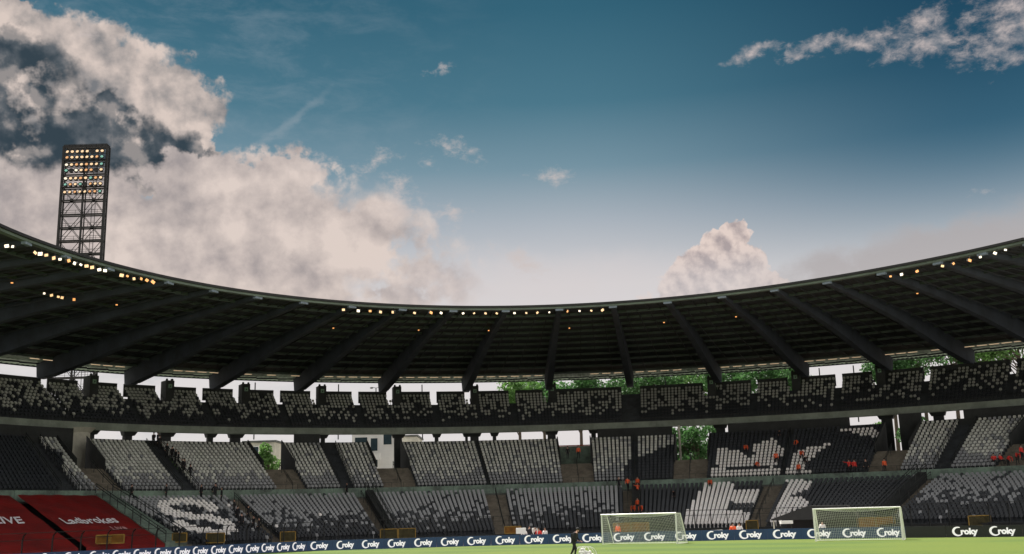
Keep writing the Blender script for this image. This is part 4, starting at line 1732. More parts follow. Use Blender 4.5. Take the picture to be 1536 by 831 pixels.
# ------------------------------------------------------------------ yellow gates in the front fence
def gate(x0, x1, ytop, ybot, label, pm, leaves=1, d=None):
    c = bowl(theta((x0 + x1) / 2, TG), DL0 - .75, 0)
    Yd = c.y
    a, b = at_y(x0, ytop, Yd), at_y(x1, ytop, Yd)
    tpz = a.z
    zb = max(.02, at_y((x0 + x1) / 2, ybot, Yd).z)
    th = thing('gate', label, 'gate', (a.x, a.y, zb))
    for k in range(leaves):
        u0, u1 = a.lerp(b, (k + .03) / leaves), a.lerp(b, (k + .97) / leaves)
        u0.z = u1.z = tpz
        q = MB()
        lo = lambda v: Vector((v.x, v.y, zb))
        hi = lambda v: Vector((v.x, v.y, tpz))
        q.bar(lo(u0), hi(u0), .09, .09, upv=(0, 1, 0))
        q.bar(lo(u1), hi(u1), .09, .09, upv=(0, 1, 0))
        q.bar(hi(u0), hi(u1), .09)
        q.bar(lo(u0), lo(u1), .09)
        q.obj('gate_frame', 'yellow', th)
        q = MB()
        for i in range(1, 12):
            p = u0.lerp(u1, i / 12)
            q.bar(lo(p), hi(p), .045, .03, upv=(0, 1, 0))
        for z in (.33, .66):
            q.bar(u0.lerp(u0, 0) * 1 + Vector((0, 0, (zb - tpz) * z)), u1 + Vector((0, 0, (zb - tpz) * z)), .03)
        q.obj('gate_bars', pm, th)
        q = MB()
        pl = (u0 + u1) / 2
        y = pl.y + .06
        q.box(u0.x + .05, y, zb + .05, u1.x - .05, y + .02, tpz - .05)
        q.obj('gate_panel', pm, th)


TG = table(DL0, .5)
gate(144, 187, 803, 815, 'pair of orange gate leaves in front of the red tarpaulin', 'yellowmesh', 2)
gate(258, 281, 800, 813, 'small yellow gate left of the letter S', 'yellowdark')
gate(309, 338, 800, 814, 'yellow framed gate with dark bars below the letter S', 'yellowdark')
gate(420, 444, 798, 812, 'yellow framed gate left of centre below the grey seats', 'yellowdark')
gate(570, 624, 794, 808, 'pair of yellow gate leaves below the caged wall', 'yellowdark', 2)
gate(756, 782, 790, 800, 'small yellow gate at the foot of the double stairway', 'yellowmesh')
gate(919, 974, 785, 803, 'pair of yellow gate leaves behind the left goal', 'yellowmesh', 2)
gate(1118, 1137, 781, 797, 'narrow yellow gate at the foot of the stairway between the letters', 'yellowdark')
gate(1283, 1343, 777, 794, 'pair of yellow gate leaves behind the right goal', 'yellowmesh', 2)
gate(1451, 1486, 774, 794, 'yellow framed gate at the right behind the black boards', 'yellowdark')

# ------------------------------------------------------------------ people
def body_mesh(J, rad, name='body'):
    """continuous figure grown from a skeleton; J: joint name -> point, rad: joint name -> radius"""
    E = [('pelvis', 'waist'), ('waist', 'chest'), ('chest', 'neck'), ('neck', 'head0'), ('head0', 'head1'),
         ('chest', 'shl'), ('shl', 'ell'), ('ell', 'wrl'), ('wrl', 'hal'), ('chest', 'shr'), ('shr', 'elr'), ('elr', 'wrr'), ('wrr', 'har'),
         ('pelvis', 'hil'), ('hil', 'knl'), ('knl', 'anl'), ('anl', 'tol'), ('pelvis', 'hir'), ('hir', 'knr'), ('knr', 'anr'), ('anr', 'tor')]
    ns = list(J)
    me = bpy.data.meshes.new(name)
    me.from_pydata([J[k] for k in ns], [(ns.index(a), ns.index(b)) for a, b in E], [])
    o = bpy.data.objects.new(name, me)
    COL.objects.link(o)
    md = o.modifiers.new('s', 'SKIN')
    for i, k in enumerate(ns):
        r = rad.get(k, .05)
        me.skin_vertices[0].data[i].radius = (r, r) if isinstance(r, float) else r
        me.skin_vertices[0].data[i].use_root = (k == 'pelvis')
    sb = o.modifiers.new('u', 'SUBSURF')
    sb.levels = sb.render_levels = 1
    dg = bpy.context.evaluated_depsgraph_get()
    m2 = bpy.data.meshes.new_from_object(o.evaluated_get(dg))
    bpy.data.objects.remove(o)
    m2.shade_smooth()
    # garments by nearest bone
    SEG = dict(skin=[('neck', 'head1'), ('wrl', 'hal'), ('wrr', 'har')], top=[('waist', 'chest'), ('chest', 'shl'), ('chest', 'shr'), ('shl', 'ell'), ('ell', 'wrl'), ('shr', 'elr'), ('elr', 'wrr'), ('waist', 'pelvis')],
               leg=[('hil', 'knl'), ('knl', 'anl'), ('hir', 'knr'), ('knr', 'anr')], shoe=[('anl', 'tol'), ('anr', 'tor')])
    for p in m2.polygons:
        c = p.center
        best, bi = 1e9, 0
        for mi, key in enumerate(('skin', 'top', 'leg', 'shoe')):
            for a, b in SEG[key]:
                A, B = Vector(J[a]), Vector(J[b])
                ab = B - A
                u = max(0, min(1, (c - A).dot(ab) / max(1e-9, ab.length_squared)))
                dd = (A + ab * u - c).length
                if dd < best: best, bi = dd, mi
        p.material_index = bi
    return m2


RAD = dict(pelvis=.15, waist=.135, chest=.165, neck=.055, head0=.085, head1=.085, shl=.075, shr=.075, ell=.05, elr=.05, wrl=.035, wrr=.035, hal=.04, har=.04,
           hil=.095, hir=.095, knl=.065, knr=.065, anl=.045, anr=.045, tol=.04, tor=.04)
BASE = dict(pelvis=(0, 0, .95), waist=(0, 0, 1.12), chest=(0, .0, 1.36), neck=(0, 0, 1.50), head0=(0, -.01, 1.60), head1=(0, -.015, 1.70),
            shl=(-.2, 0, 1.42), ell=(-.26, .02, 1.14), wrl=(-.27, -.05, .90), hal=(-.27, -.07, .81), shr=(.2, 0, 1.42), elr=(.26, .02, 1.14), wrr=(.27, -.05, .90), har=(.27, -.07, .81),
            hil=(-.1, 0, .88), knl=(-.11, -.02, .49), anl=(-.12, .02, .09), tol=(-.13, -.15, .04), hir=(.1, 0, .88), knr=(.11, -.02, .49), anr=(.12, .02, .09), tor=(.13, -.15, .04))


def pose(**k):
    d = dict(BASE)
    d.update(k)
    return d


POSES = dict(
    stand=pose(),
    walk=pose(knl=(-.1, -.17, .51), anl=(-.1, -.24, .12), tol=(-.1, -.40, .08), knr=(.1, .04, .48), anr=(.1, .26, .14), tor=(.1, .16, .04), ell=(-.27, .14, 1.17), wrl=(-.25, .10, .93), hal=(-.25, .08, .85),
              elr=(.27, -.1, 1.17), wrr=(.22, -.26, 1.02), har=(.2, -.33, .99)),
    point=pose(ell=(-.42, -.05, 1.42), wrl=(-.62, -.12, 1.50), hal=(-.70, -.14, 1.52), elr=(.33, -.02, 1.2), wrr=(.22, -.16, 1.08), har=(.14, -.2, 1.06)),
    bend=pose(waist=(0, -.08, 1.08), chest=(0, -.34, 1.22), neck=(0, -.46, 1.26), head0=(0, -.55, 1.27), head1=(0, -.64, 1.24), shl=(-.2, -.36, 1.24), shr=(.2, -.36, 1.24),
              ell=(-.24, -.42, .96), wrl=(-.18, -.52, .74), hal=(-.16, -.55, .66), elr=(.24, -.42, .96), wrr=(.18, -.52, .74), har=(.16, -.55, .66)),
    sit=pose(pelvis=(0, .0, .50), waist=(0, .02, .66), chest=(0, .03, .90), neck=(0, .02, 1.04), head0=(0, 0, 1.14), head1=(0, -.01, 1.24), shl=(-.2, .02, .96), ell=(-.27, -.06, .70), wrl=(-.2, -.28, .62), hal=(-.16, -.34, .61),
             shr=(.2, .02, .96), elr=(.27, -.06, .70), wrr=(.2, -.28, .62), har=(.16, -.34, .61), hil=(-.1, -.05, .48), knl=(-.12, -.46, .50), anl=(-.12, -.46, .09), tol=(-.13, -.60, .04), hir=(.1, -.05, .48), knr=(.12, -.46, .50), anr=(.12, -.46, .09), tor=(.13, -.6, .04)),
)
BODY = {k: body_mesh(v, RAD) for k, v in POSES.items()}
for m_ in BODY.values():
    for s_ in ('skin', 'darkcloth', 'darkcloth', 'darkcloth'): m_.materials.append(MT[s_])


def hair_mesh(J):
    b = MB()
    h0, h1 = Vector(J['head0']), Vector(J['head1'])
    c = h1 + Vector((0, .018, .015))
    b.ball(c, .105, 12, 8, sc=(.92, 1.02, .95))
    m_ = b.mesh('hair', 'hair')
    # keep only the cap above and behind the face
    import bmesh
    bm = bmesh.new()
    bm.from_mesh(m_)
    bmesh.ops.delete(bm, geom=[v for v in bm.verts if (v.co - c).dot(Vector((0, -.8, -.6))) > .045], context='VERTS')
    bm.to_mesh(m_)
    bm.free()
    return m_


HAIR = {k: hair_mesh(v) for k, v in POSES.items()}


def face_mesh(J):
    b = MB()
    c = Vector(J['head1'])
    b.ball(c + Vector((0, -.088, -.045)), .014, 6, 4, mi=0, sc=(.8, 1.2, 1.4))
    for s in (-1, 1):
        b.ball(c + Vector((s * .03, -.08, -.015)), .009, 6, 4, mi=1)
        b.ball(c + Vector((s * .085, .0, -.04)), .02, 6, 4, mi=0, sc=(.4, .8, 1.3))
    b.box(c.x - .022, c.y - .088, c.z - .085, c.x + .022, c.y - .078, c.z - .078, 1)
    return b.mesh('face', ['skin', 'hair'])


FACE = {k: face_mesh(v) for k, v in POSES.items()}


def person(P, ps, rot, top, legs, label, group=None, scale=1.0, vest=None):
    th = thing('person', label, 'person', P, group)
    th.rotation_euler = (0, 0, rot)
    th.scale = (scale,) * 3
    o = bpy.data.objects.new('body', BODY[ps])
    COL.objects.link(o)
    o.parent = th
    for i, mm in enumerate(('skin', top, legs, 'darkcloth')):
        o.material_slots[i].link = 'OBJECT'
        o.material_slots[i].material = MT[mm]
    for nm, D_ in (('hair', HAIR), ('face', FACE)):
        h = bpy.data.objects.new(nm, D_[ps])
        COL.objects.link(h)
        h.parent = th
    return th


def on_lower(x, y):          # stand on the lower terrace where the survey line meets it
    best = None
    for i in range(NL):
        d, z = lower(i)
        for t in (theta(x, table_l(i)),):
            p = bowl(t, d + .3, z)
            e = abs(proj(p)[1] - y)
            if best is None or e < best[0]: best = (e, p)
    return best[1]


_tl = {}


def table_l(i):
    if i not in _tl: _tl[i] = table(lower(i)[0] + .3, lower(i)[1])
    return _tl[i]


_tm = {}


def table_m(i):
    if i not in _tm: _tm[i] = table(middle(i)[0] + .3, middle(i)[1])
    return _tm[i]


def on_middle(x, y):
    best = None
    for i in range(NM):
        d, z = middle(i)
        p = bowl(theta(x, table_m(i)), d + .3, z)
        e = abs(proj(p)[1] - y)
        if best is None or e < best[0]: best = (e, p)
    return best[1]


ST = [('l', 929, 733, 'stand', 'darkcloth', 'dark clothed person left of the stewards at the top of the stairway'),
      ('l', 942, 729, 'walk', 'orange', 'steward in orange top at the upper left of the stairway group'),
      ('l', 957, 726, 'stand', 'orange', 'steward with a small orange cap high on the stairway'),
      ('l', 957, 744, 'point', 'orange', 'large orange vested steward in the middle of the stairway group'),
      ('l', 957, 770, 'stand', 'orange', 'steward in orange standing above the crouching ones'),
      ('l', 951, 776, 'bend', 'orange', 'crouching orange clad steward at the left above the goal'),
      ('l', 964, 776, 'bend', 'orange', 'leaning orange clad steward at the right above the goal'),
      ('l', 1012, 755, 'bend', 'darkcloth', 'dark clothed steward bending among the black seats left of the letter E'),
      ('l', 1066, 737, 'bend', 'orange', 'orange vested steward leaning over the top of the letter E'),
      ('m', 868, 690, 'stand', 'orange', 'orange vested steward standing in the open exit'),
      ('m', 852, 688, 'stand', 'darkcloth', 'dark clothed person beside the steward in the open exit'),
      ('m', 1119, 684, 'bend', 'orange', 'steward bending at the left notch of the white bird shape'),
      ('m', 1134, 708, 'bend', 'orange', 'steward bending low below the white bird shape'),
      ('m', 1165, 699, 'stand', 'orange', 'orange steward standing at the right end of the white bird body'),
      ('m', 1168, 662, 'bend', 'darkcloth', 'dark clothed helper bending at the top of the white bird shape'),
      ('m', 1198, 676, 'bend', 'orange', 'orange steward bending at the top of the wing shape'),
      ('m', 1203, 690, 'bend', 'orange', 'orange steward bending in the middle of the wing shape'),
      ('m', 1208, 702, 'bend', 'darkcloth', 'helper bending at the foot of the wing shape'),
      ('m', 1199, 716, 'stand', 'orange', 'orange vested steward standing at the promenade below the wing shape'),
      ('m', 1275, 712, 'point', 'redcloth', 'steward in bright red with one arm out, left one of the pair'),
      ('m', 1283, 712, 'stand', 'redcloth', 'steward in bright red, right one of the pair'),
      ('m', 1300, 711, 'stand', 'darkcloth', 'dark clothed person on the exit stairway between the stewards'),
      ('m', 1328, 709, 'stand', 'orange', 'orange steward alone on the exit stairway at the right'),
      ('m', 1492, 697, 'sit', 'redcloth', 'red clad steward sitting leftmost in the right corner'),
      ('m', 1502, 697, 'sit', 'redcloth', 'red clad steward sitting second in the right corner'),
      ('m', 1513, 700, 'bend', 'redcloth', 'red clad steward stooping low in the right corner'),
      ('m', 1527, 694, 'bend', 'redcloth', 'red clad steward leaning near the right edge'),
      ('m', 1534, 690, 'stand', 'redcloth', 'red clad steward standing at the right edge')]
for tr, x, y, ps, top, lab in ST:
    P = (on_lower if tr == 'l' else on_middle)(x, y)
    face = math.atan2(-P.x, P.y)
    person(P, ps, face + random.uniform(-.9, .9), top, 'darkcloth', lab, scale=random.uniform(.97, 1.05))
FILE = [('m', 230, 665), ('m', 239, 676), ('m', 250, 687), ('m', 258, 693), ('m', 267, 703), ('m', 276, 711), ('m', 285, 719), ('m', 299, 737), ('m', 320, 740), ('m', 246, 735), ('m', 193, 733),
        ('l', 332, 757), ('l', 351, 772), ('l', 356, 783), ('l', 372, 784), ('l', 362, 794), ('l', 380, 800), ('l', 388, 804), ('m', 519, 735), ('m', 236, 668), ('m', 273, 708), ('m', 263, 698)]
FR = {}
for tr_ in 'lm':
    for n_, i_ in enumerate(sorted([i for i, q_ in enumerate(FILE) if q_[0] == tr_ and i not in (7, 8, 9, 10, 18)], key=lambda i: FILE[i][2])): FR[i_] = n_ + 1
for i, (tr, x, y) in enumerate(FILE):
    P = (on_lower if tr == 'l' else on_middle)(x, y)
    if y >= 733 and tr == 'm': P = bowl(theta(x), DP - .6, lower(NL)[1] - .05)
    if i in (7, 8, 9, 10): lab, gr = ['dark clothed person at the foot of the file of figures', 'dark clothed person on the promenade right of the file', 'dark clothed person on the promenade before the left pale block', 'dark clothed person at the exit stairway on the left'][i - 7], None
    elif i == 18: lab, gr = 'dark clothed person at the foot of the caged aisle', None
    elif tr == 'm': lab, gr = 'dark figure in the file climbing the left aisle', 'file of dark figures on the left aisle'
    else: lab, gr = 'dark figure on the stairway right of the letter S', 'dark figures on the stairway by the letter S'
    if gr:
        CNT[gr] = CNT.get(gr, 0) + 1
        lab += ', %s from its top' % ORD[FR[i]]
    person(P, 'stand' if i % 2 else 'walk', math.atan2(-P.x, P.y) + random.uniform(-2.5, 2.5), 'darkcloth', 'darkcloth', lab, gr, scale=random.uniform(.98, 1.08))
# people and things behind the boards
BP = [(787, 'sit', 'whitecloth', 'person in white sitting behind the boards, leftmost of the small group'), (801, 'bend', 'whitecloth', 'person in white stooping behind the boards'),
      (808.5, 'sit', 'redcloth', 'person in a red shirt sitting behind the boards'), (818, 'sit', 'whitecloth', 'person in pale clothes sitting behind the boards, rightmost of the group'),
      (795, 'stand', 'darkcloth', 'dark clothed person behind the boards between the white shirts'),
      (1101, 'sit', 'orange', 'person in orange sitting behind the boards below the letter E'), (1111, 'sit', 'whitecloth', 'person in white sitting behind the boards below the letter E'),
      (928, 'stand', 'orange', 'person in orange behind the net of the left goal'), (1236, 'sit', 'whitecloth', 'person in white sitting behind the net of the right goal')]
for x, ps, top, lab in BP:
    b = board_point(x)
    P = b * 1.07
    P.z = 0
    person(P, ps, math.atan2(-P.x, P.y) + random.uniform(-.6, .6), top, 'darkcloth', lab, scale=.98 if ps != 'stand' else .82)

# groundsman in the foreground with a sack of balls
gp = at_y(862, 838, 66)
gp.z = 0
man_pose = pose(pelvis=(0, .02, .96), waist=(0, -.03, 1.13), chest=(0, -.12, 1.36), neck=(0, -.20, 1.49), head0=(0, -.26, 1.57), head1=(0, -.29, 1.66), shl=(-.2, -.12, 1.41), shr=(.2, -.12, 1.41),
                ell=(-.24, -.10, 1.13), wrl=(-.16, -.30, 1.0), hal=(-.14, -.37, .97), elr=(.24, -.12, 1.13), wrr=(.17, -.33, .98), har=(.15, -.40, .95),
                knl=(-.1, -.16, .52), anl=(-.1, -.06, .12), tol=(-.1, -.22, .05), knr=(.1, .10, .50), anr=(.1, .32, .14), tor=(.1, .22, .04))
POSES['man'] = man_pose
RM = dict(RAD)
RM.update(chest=.185, pelvis=.165, waist=.165, shl=.09, shr=.09, ell=.065, elr=.065, hil=.11, hir=.11, knl=.08, knr=.08)
BODY['man'] = body_mesh(man_pose, RM)
for s_ in ('skin', 'darkcloth', 'darkcloth', 'darkcloth'): BODY['man'].materials.append(MT[s_])
HAIR['man'] = hair_mesh(man_pose)
FACE['man'] = face_mesh(man_pose)
mo = person(gp, 'man', math.radians(62), 'darkcloth', 'darkcloth', 'man in black jacket and cap walking across the grass before the boards', scale=1.02)
q = MB()
for s in (-1, 1):
    wv, hv = Vector(man_pose['wrl' if s < 0 else 'wrr']), Vector(man_pose['hal' if s < 0 else 'har'])
    dv = (hv - wv).normalized()
    side = dv.cross(Vector((0, 0, 1))).normalized()
    for f_, (o_, l_) in enumerate(((-.03, .075), (-.01, .088), (.01, .08), (.03, .062))):
        k0 = hv + side * o_ + dv * .02
        k1 = k0 + dv * l_ * .5 - Vector((0, 0, .01))
        k2 = k1 + (dv * .4 - Vector((0, 0, 1)) * .8).normalized() * l_ * .5
        q.tube(k0, k1, .0095, .009, n=6)
        q.tube(k1, k2, .009, .007, n=6)
    k0 = hv - side * s * .035 - dv * .02
    q.tube(k0, k0 - side * s * .035 + dv * .03, .011, .010, n=6)
    q.tube(k0 - side * s * .035 + dv * .03, k0 - side * s * .03 + dv * .065, .010, .008, n=6)
h_ = q.obj('fingers', 'skin')
h_.parent = mo
q = MB()
c = Vector(man_pose['head1'])
q.ball(c + Vector((0, .01, .03)), .112, 14, 8, sc=(.95, 1.05, .78))
q.box(c.x - .07, c.y - .19, c.z + .03, c.x + .07, c.y - .06, c.z + .045)
h_ = q.obj('cap', 'darkcloth')
h_.parent = mo
q = MB()
q.hexa([(x_, y_, z_) for z_, xx, y0_, y1_ in ((.84, .14, -.06, .12), (1.42, .15, .02, .13)) for x_, y_ in ((-xx, y0_), (xx, y0_), (xx, y1_), (-xx, y1_))])
h_ = q.obj('jacket_hem', 'darkcloth')
h_.parent = mo
# sack of balls
bp_ = at_y(877, 832, 66.3)
sk = thing('ball_sack', 'sack of white footballs on the grass beside the man in black', 'ball sack', (bp_.x, bp_.y, 0))
bmm = MB()
bmm.ball((0, 0, 0), .11, 12, 8)
bme = bmm.mesh('football', 'ball')
bme.shade_smooth()
for k in range(26):
    L_ = k // 12
    a = random.uniform(0, 6.28)
    r = random.uniform(0, .42 - .14 * L_)
    o = bpy.data.objects.new('football', bme)
    COL.objects.link(o)
    o.parent = sk
    o.location = (r * math.cos(a) * 1.25, r * math.sin(a), .115 + .17 * L_)
q = MB()
for i in range(14):
    a = i / 14 * 2 * math.pi
    prev_ = None
    for j in range(7):
        f_ = j / 6
        rr = .60 * math.cos(f_ * math.pi / 2) ** .6 + .04
        pz = .02 + .62 * math.sin(f_ * math.pi / 2)
        cur = Vector((rr * 1.2 * math.cos(a + f_ * .4), rr * .85 * math.sin(a + f_ * .4), pz))
        if prev_: q.bar(prev_, cur, .018)
        prev_ = cur
h_ = q.obj('sack_net', 'net')
h_.parent = sk
fb = bpy.data.objects.new('football', bme)
COL.objects.link(fb)
pz_ = at_y(889, 833, 66.2)
fb.location = (pz_.x, pz_.y, .115)
tag(fb, 'loose white football on the grass right of the ball sack', 'football')

# ------------------------------------------------------------------ black shelter behind the right goal
b = board_point(1200) * 1.12
b.z = 0
sh = thing('shelter', 'black pitched shelter behind the boards left of the right goal', 'shelter', b)
dx = Vector((1, -.42, 0)).normalized()
dy = Vector((.42, 1, 0)).normalized()
q = MB()
def shp(u, v, z): return b + dx * u + dy * v + Vector((0, 0, z))
q.add([shp(-2.2, -1.2, 1.45), shp(1.2, -1.2, 2.55), shp(4.4, -1.2, 2.5), shp(5.2, -1.2, 1.6), shp(-2.2, 1.6, 1.45), shp(1.2, 1.6, 2.55), shp(4.4, 1.6, 2.5), shp(5.2, 1.6, 1.6),
       shp(-2.2, -1.2, 1.35), shp(5.2, -1.2, 1.35), shp(5.2, 1.6, 1.35), shp(-2.2, 1.6, 1.35)],
      [(0, 1, 5, 4), (1, 2, 6, 5), (2, 3, 7, 6), (8, 9, 3, 2, 1, 0), (11, 4, 5, 6, 7, 10), (8, 0, 4, 11), (9, 10, 7, 3), (8, 11, 10, 9)])
q.obj('shelter_roof', 'black', sh)
for u, v in ((-2.0, -1.0), (5.0, -1.0), (-2.0, 1.4), (5.0, 1.4)):
    q = MB()
    q.bar(shp(u, v, 0), shp(u, v, 1.4), .08)
    q.obj('leg', 'palecon' if u < 0 and v < 0 else 'rail', sh)
q = MB()
q.hexa([shp(-1.2, 1.3, 0), shp(4.9, 1.3, 0), shp(4.9, 1.4, 0), shp(-1.2, 1.4, 0), shp(-1.2, 1.3, 1.35), shp(4.9, 1.3, 1.35), shp(4.9, 1.4, 1.35), shp(-1.2, 1.4, 1.35)])
q.obj('back_panel', 'black', sh)
for x, y, lab, w_, h_2 in ((1182, 781, 'small white case on a stand left of the black shelter', .5, .25), (1077, 795, 'pale flat case behind the boards below the letter E', .5, .22), (782, 792, 'white bucket standing behind the boards', .45, .5)):
    p = board_point(x) * 1.05
    p.z = 0
    th = thing('equipment_case', lab, 'case', p)
    zt = at_y(x, y, p.y).z
    q = MB()
    q.box(p.x - w_, p.y - .3, zt - h_2, p.x + w_, p.y + .3, zt)
    q.obj('case_body', 'white', th)
    q = MB()
    for s in (-.8, .8): q.bar((p.x + s * w_, p.y, 0), (p.x + s * w_, p.y, zt - h_2), .05)
    q.obj('stand', 'rail', th)

t0_, t1_ = theta(832, TC), theta(900, TC)
q = MB()
zt_ = at_y(868, 669, bowl(t0_, 6).y).z
solid(q, t0_, t1_, [(6, 8.2), (6, zt_), (6.15, zt_), (6.15, 8.2)], seg=3)
tag(q.obj('low_wall', 'promwall'), 'low green wall closing the open exit behind the steward', 'wall')
q = MB()
strip(q, t0_, t1_, [(5.9, zt_ + .01), (5.9, zt_ + .16)], seg=3)
tag(q.obj('barrier_rail', 'redbrick'), 'thin red rail along the low wall in the open exit', 'rail')

# ------------------------------------------------------------------ outside the bowl: buildings and trees
def pale_building(x0, x1, Y, ztop, label, wins, zb=0, mat_='white'):
    a, b_ = at_y(x0, 665, Y), at_y(x1, 665, Y)
    th = thing('building', label, 'building', (a.x, Y, 0))
    q = MB()
    q.box(a.x, Y, zb, b_.x, Y + 12, ztop)
    q.obj('wall', mat_, th)
    q = MB()
    q.box(a.x - .3, Y - .3, ztop, b_.x + .3, Y + 12.3, ztop + .35)
    q.obj('roof', 'concrete', th)
    for (u0, v0, u1, v1) in wins:
        w = b_.x - a.x
        X0, X1 = a.x + w * u0, a.x + w * u1
        q = MB()
        q.box(X0, Y - .08, v0, X1, Y - .002, v1)
        f_ = q.obj('window_frame', 'white', th)
        q = MB()
        q.box(X0 + .15, Y - .11, v0 + .15, X1 - .15, Y - .082, v1 - .15)
        q.obj('pane', 'glass', th)
    return th


pale_building(528, 592, 178, 18.5, 'white building with tall glazed openings behind the middle tier', [(.05, 14, .38, 15.8), (.05, 16.0, .38, 18), (.42, 10.5, .62, 12.8), (.42, 13.2, .62, 15.6), (.42, 16, .62, 18), (.72, 14.2, .95, 18)])
q = MB()
a, b_ = at_y(541, 680, 177), at_y(571, 680, 177)
q.box(a.x, 176.6, at_y(550, 690, 177).z, b_.x, 177, at_y(550, 681, 177).z)
tag(q.obj('low_wall', 'white'), 'low white wall seen through the exit left of centre', 'wall')
pale_building(366, 412, 185, 15.8, 'pale low building seen in the gap beside the green tree', [(.02, 13.6, .18, 15.6), (.3, 13.4, .5, 15.2)], mat_='palecon')
pale_building(160, 232, 190, 12.5, 'pale building under the balcony at the left', [(.1, 10, .3, 12), (.6, 10, .8, 12)], mat_='palecon')
pale_building(312, 345, 195, 16.0, 'pale building with one window between the green trees', [(.2, 13.4, .55, 15.4)], mat_='palecon')
pale_building(600, 625, 210, 17.8, 'pale gabled house far behind the middle tier', [(.2, 14, .5, 16)], mat_='palecon')


def tree(x, Y, ztop, rx, label, n=2600, mt='leaf', rz=None, dense=1.0, seed=0):
    r = np.random.RandomState(seed + int(x))
    p = at_y(x, 665, Y)
    th = thing('tree', label, 'tree', (p.x, Y, 0))
    rz = rz or (4.6 if ztop > 20 else ztop * .38)
    if ztop > 20: ztop += 1.2
    zc = ztop - rz
    q = MB()
    base = Vector((p.x, Y, 0))
    q.tube(base, base + Vector((.3, 0, zc * .7)), .45, .28, n=10)
    q.tube(base + Vector((.3, 0, zc * .7)), base + Vector((.1, 0, zc + rz * .5)), .28, .1, n=8)
    q.obj('trunk', 'bark', th)
    q = MB()
    cl = []
    for i in range(16):
        a = r.rand() * 6.28
        el_ = r.uniform(-.5, 1.3)
        rr = r.uniform(.45, .8)
        c = Vector((p.x + rx * rr * math.cos(a) * math.cos(el_), Y + rx * .8 * rr * math.sin(a) * math.cos(el_), zc + rz * rr * math.sin(el_)))
        cl.append((c, r.uniform(.28, .45) * rx))
        st_ = base + Vector((.25, 0, zc * r.uniform(.7, .95)))
        q.tube(st_, c, .12, .03, n=5, cap=False)
    q.obj('limbs', 'bark', th)
    cl.append((Vector((p.x, Y, zc)), rx * .55))
    per = int(n * dense / len(cl))
    V, F = [], []
    for c, rad in cl:
        d = r.normal(size=(per, 3))
        d /= np.linalg.norm(d, axis=1)[:, None]
        rr = rad * r.uniform(.35, 1.05, per) ** .6
        pos = np.array(c) + d * rr[:, None] * np.array((1, 1, .8))
        for k in range(per):
            u = r.normal(size=3)
            u /= np.linalg.norm(u)
            v = np.cross(u, r.normal(size=3))
            v /= np.linalg.norm(v)
            s = r.uniform(.18, .40)
            i0 = len(V)
            P_ = pos[k]
            V += [tuple(P_ - u * s), tuple(P_ + v * s * .55), tuple(P_ + u * s), tuple(P_ - v * s * .55)]
            F.append((i0, i0 + 1, i0 + 2, i0 + 3))
    me = bpy.data.meshes.new('crown')
    me.from_pydata(V, [], F)
    me.materials.append(MT[mt])
    link('crown', me, th)


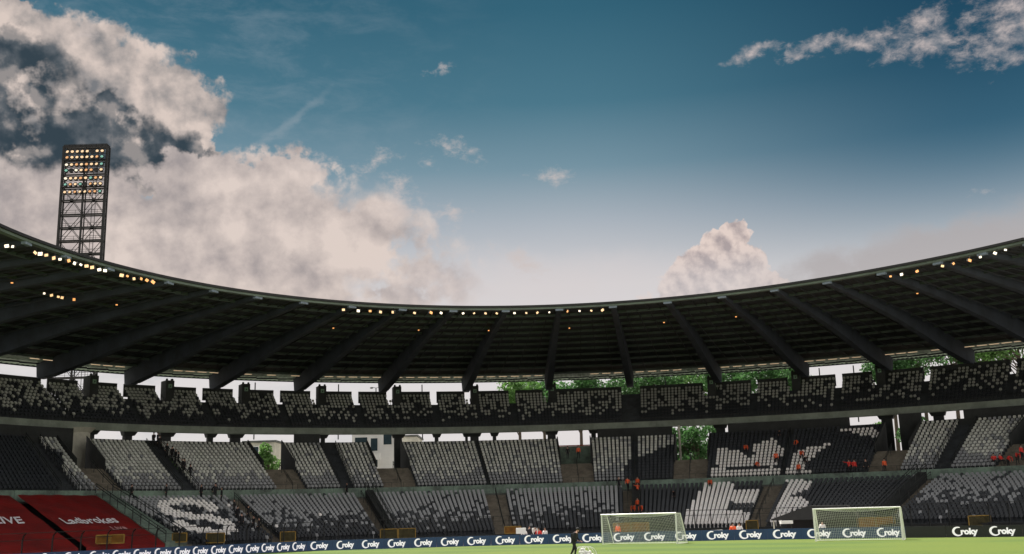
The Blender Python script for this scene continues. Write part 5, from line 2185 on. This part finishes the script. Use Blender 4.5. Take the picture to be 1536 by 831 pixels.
TR = [(222, 192, 16.3, 3.5, 'bright green tree in the gap above the left pale block', 'leaf2'), (262, 188, 16.8, 4.2, 'green tree right of the dark column at the left', 'leaf2'),
      (290, 190, 17, 4.2, 'round green tree behind the file of figures', 'leaf2'), (336, 182, 17, 3.4, 'green tree before the pale building with one window', 'leaf2'),
      (402, 176, 16.2, 2.6, 'small round bright green tree seen in the pale gap', 'leaf2'),
      (778, 196, 26.5, 5.0, 'leftmost green tree above the upper tier wall at centre', 'leaf2'), (815, 200, 26.3, 6.0, 'broad tree behind the upper tier left of the head-on girder', 'leaf'),
      (870, 192, 26.2, 6.0, 'broad leafy tree just left of the head-on girder', 'leaf'), (925, 198, 26.8, 6.5, 'tall tree behind the head-on girder', 'leaf'),
      (985, 190, 27.0, 6.5, 'leafy tree right of the head-on girder', 'leaf'), (1040, 196, 27.8, 6.5, 'full green tree between two girders right of centre', 'leaf2'),
      (1095, 186, 27.2, 6.0, 'dense tree above the half pale half black block', 'leaf'), (1150, 188, 27.8, 6.0, 'dense dark tree above the white bird shape', 'leaf'),
      (1196, 190, 27.4, 4.5, 'tree at the left edge of the bright gap', 'leaf'), (1345, 176, 27.5, 4.5, 'thin crowned tree right of the bright gap', 'leaf'),
      (1392, 178, 28.5, 5.5, 'tree with sky holes near the right of the roof', 'leaf'), (1440, 170, 29, 5.5, 'tree beneath the roof near the right edge', 'leaf'),
      (1490, 168, 30, 6.0, 'bright leafed tree at the right edge of the roof', 'leaf2'), (1545, 165, 30, 6.5, 'large tree at the far right edge', 'leaf2'),
      (1020, 174, 17.5, 3.6, 'dark tree left of the thin pale pole', 'leaf'), (1045, 172, 17, 4.5, 'dark tree behind the thin pale pole', 'leaf'), (1068, 176, 18, 4.0, 'second dark tree behind the thin pale pole', 'leaf'), (1310, 172, 17, 3.0, 'small tree right of the bright gap under the balcony', 'leaf2'),
      (1375, 170, 17, 3.5, 'dark tree behind the exit stairway at the right', 'leaf')]
for i, (x, Y, zt, rx, lab, mt) in enumerate(TR):
    tree(x, Y, zt, rx, lab, n=3600 if zt > 20 else 1800, mt=mt, seed=i)
# lamp post outside and thin poles in the gap under the roof
for n_, x in enumerate((264, 388, 511.5, 635.5, 998, 1228, 1279)):
    p = bowl(theta(x, TW), 9.5)
    q = MB()
    q.tube(Vector((p.x, p.y, 14)), Vector((p.x, p.y, 22.3)), .09, n=6)
    tag(q.obj('support_post', 'rail'), 'thin dark post in the gap under the roof, %s from the left' % ORD[n_ + 1], 'post', 'thin posts in the gap under the roof')
p = at_y(564, 590, 200)
th = thing('street_lamp', 'twin headed street lamp seen in the bright gap under the roof', 'street lamp', (p.x, 200, 0))
q = MB()
zt = at_y(564, 582, 200).z
q.tube((p.x, 200, 0), (p.x, 200, zt), .16, .1, n=8)
q.obj('pole', 'rail', th)
for s in (-1, 1):
    q = MB()
    q.bar((p.x, 200, zt), (p.x + s * .7, 200, zt + .15), .08)
    q.ball((p.x + s * .85, 200, zt + .05), .3, 8, 5, sc=(1.1, .6, .6))
    q.obj('lamp_head', 'rail', th)
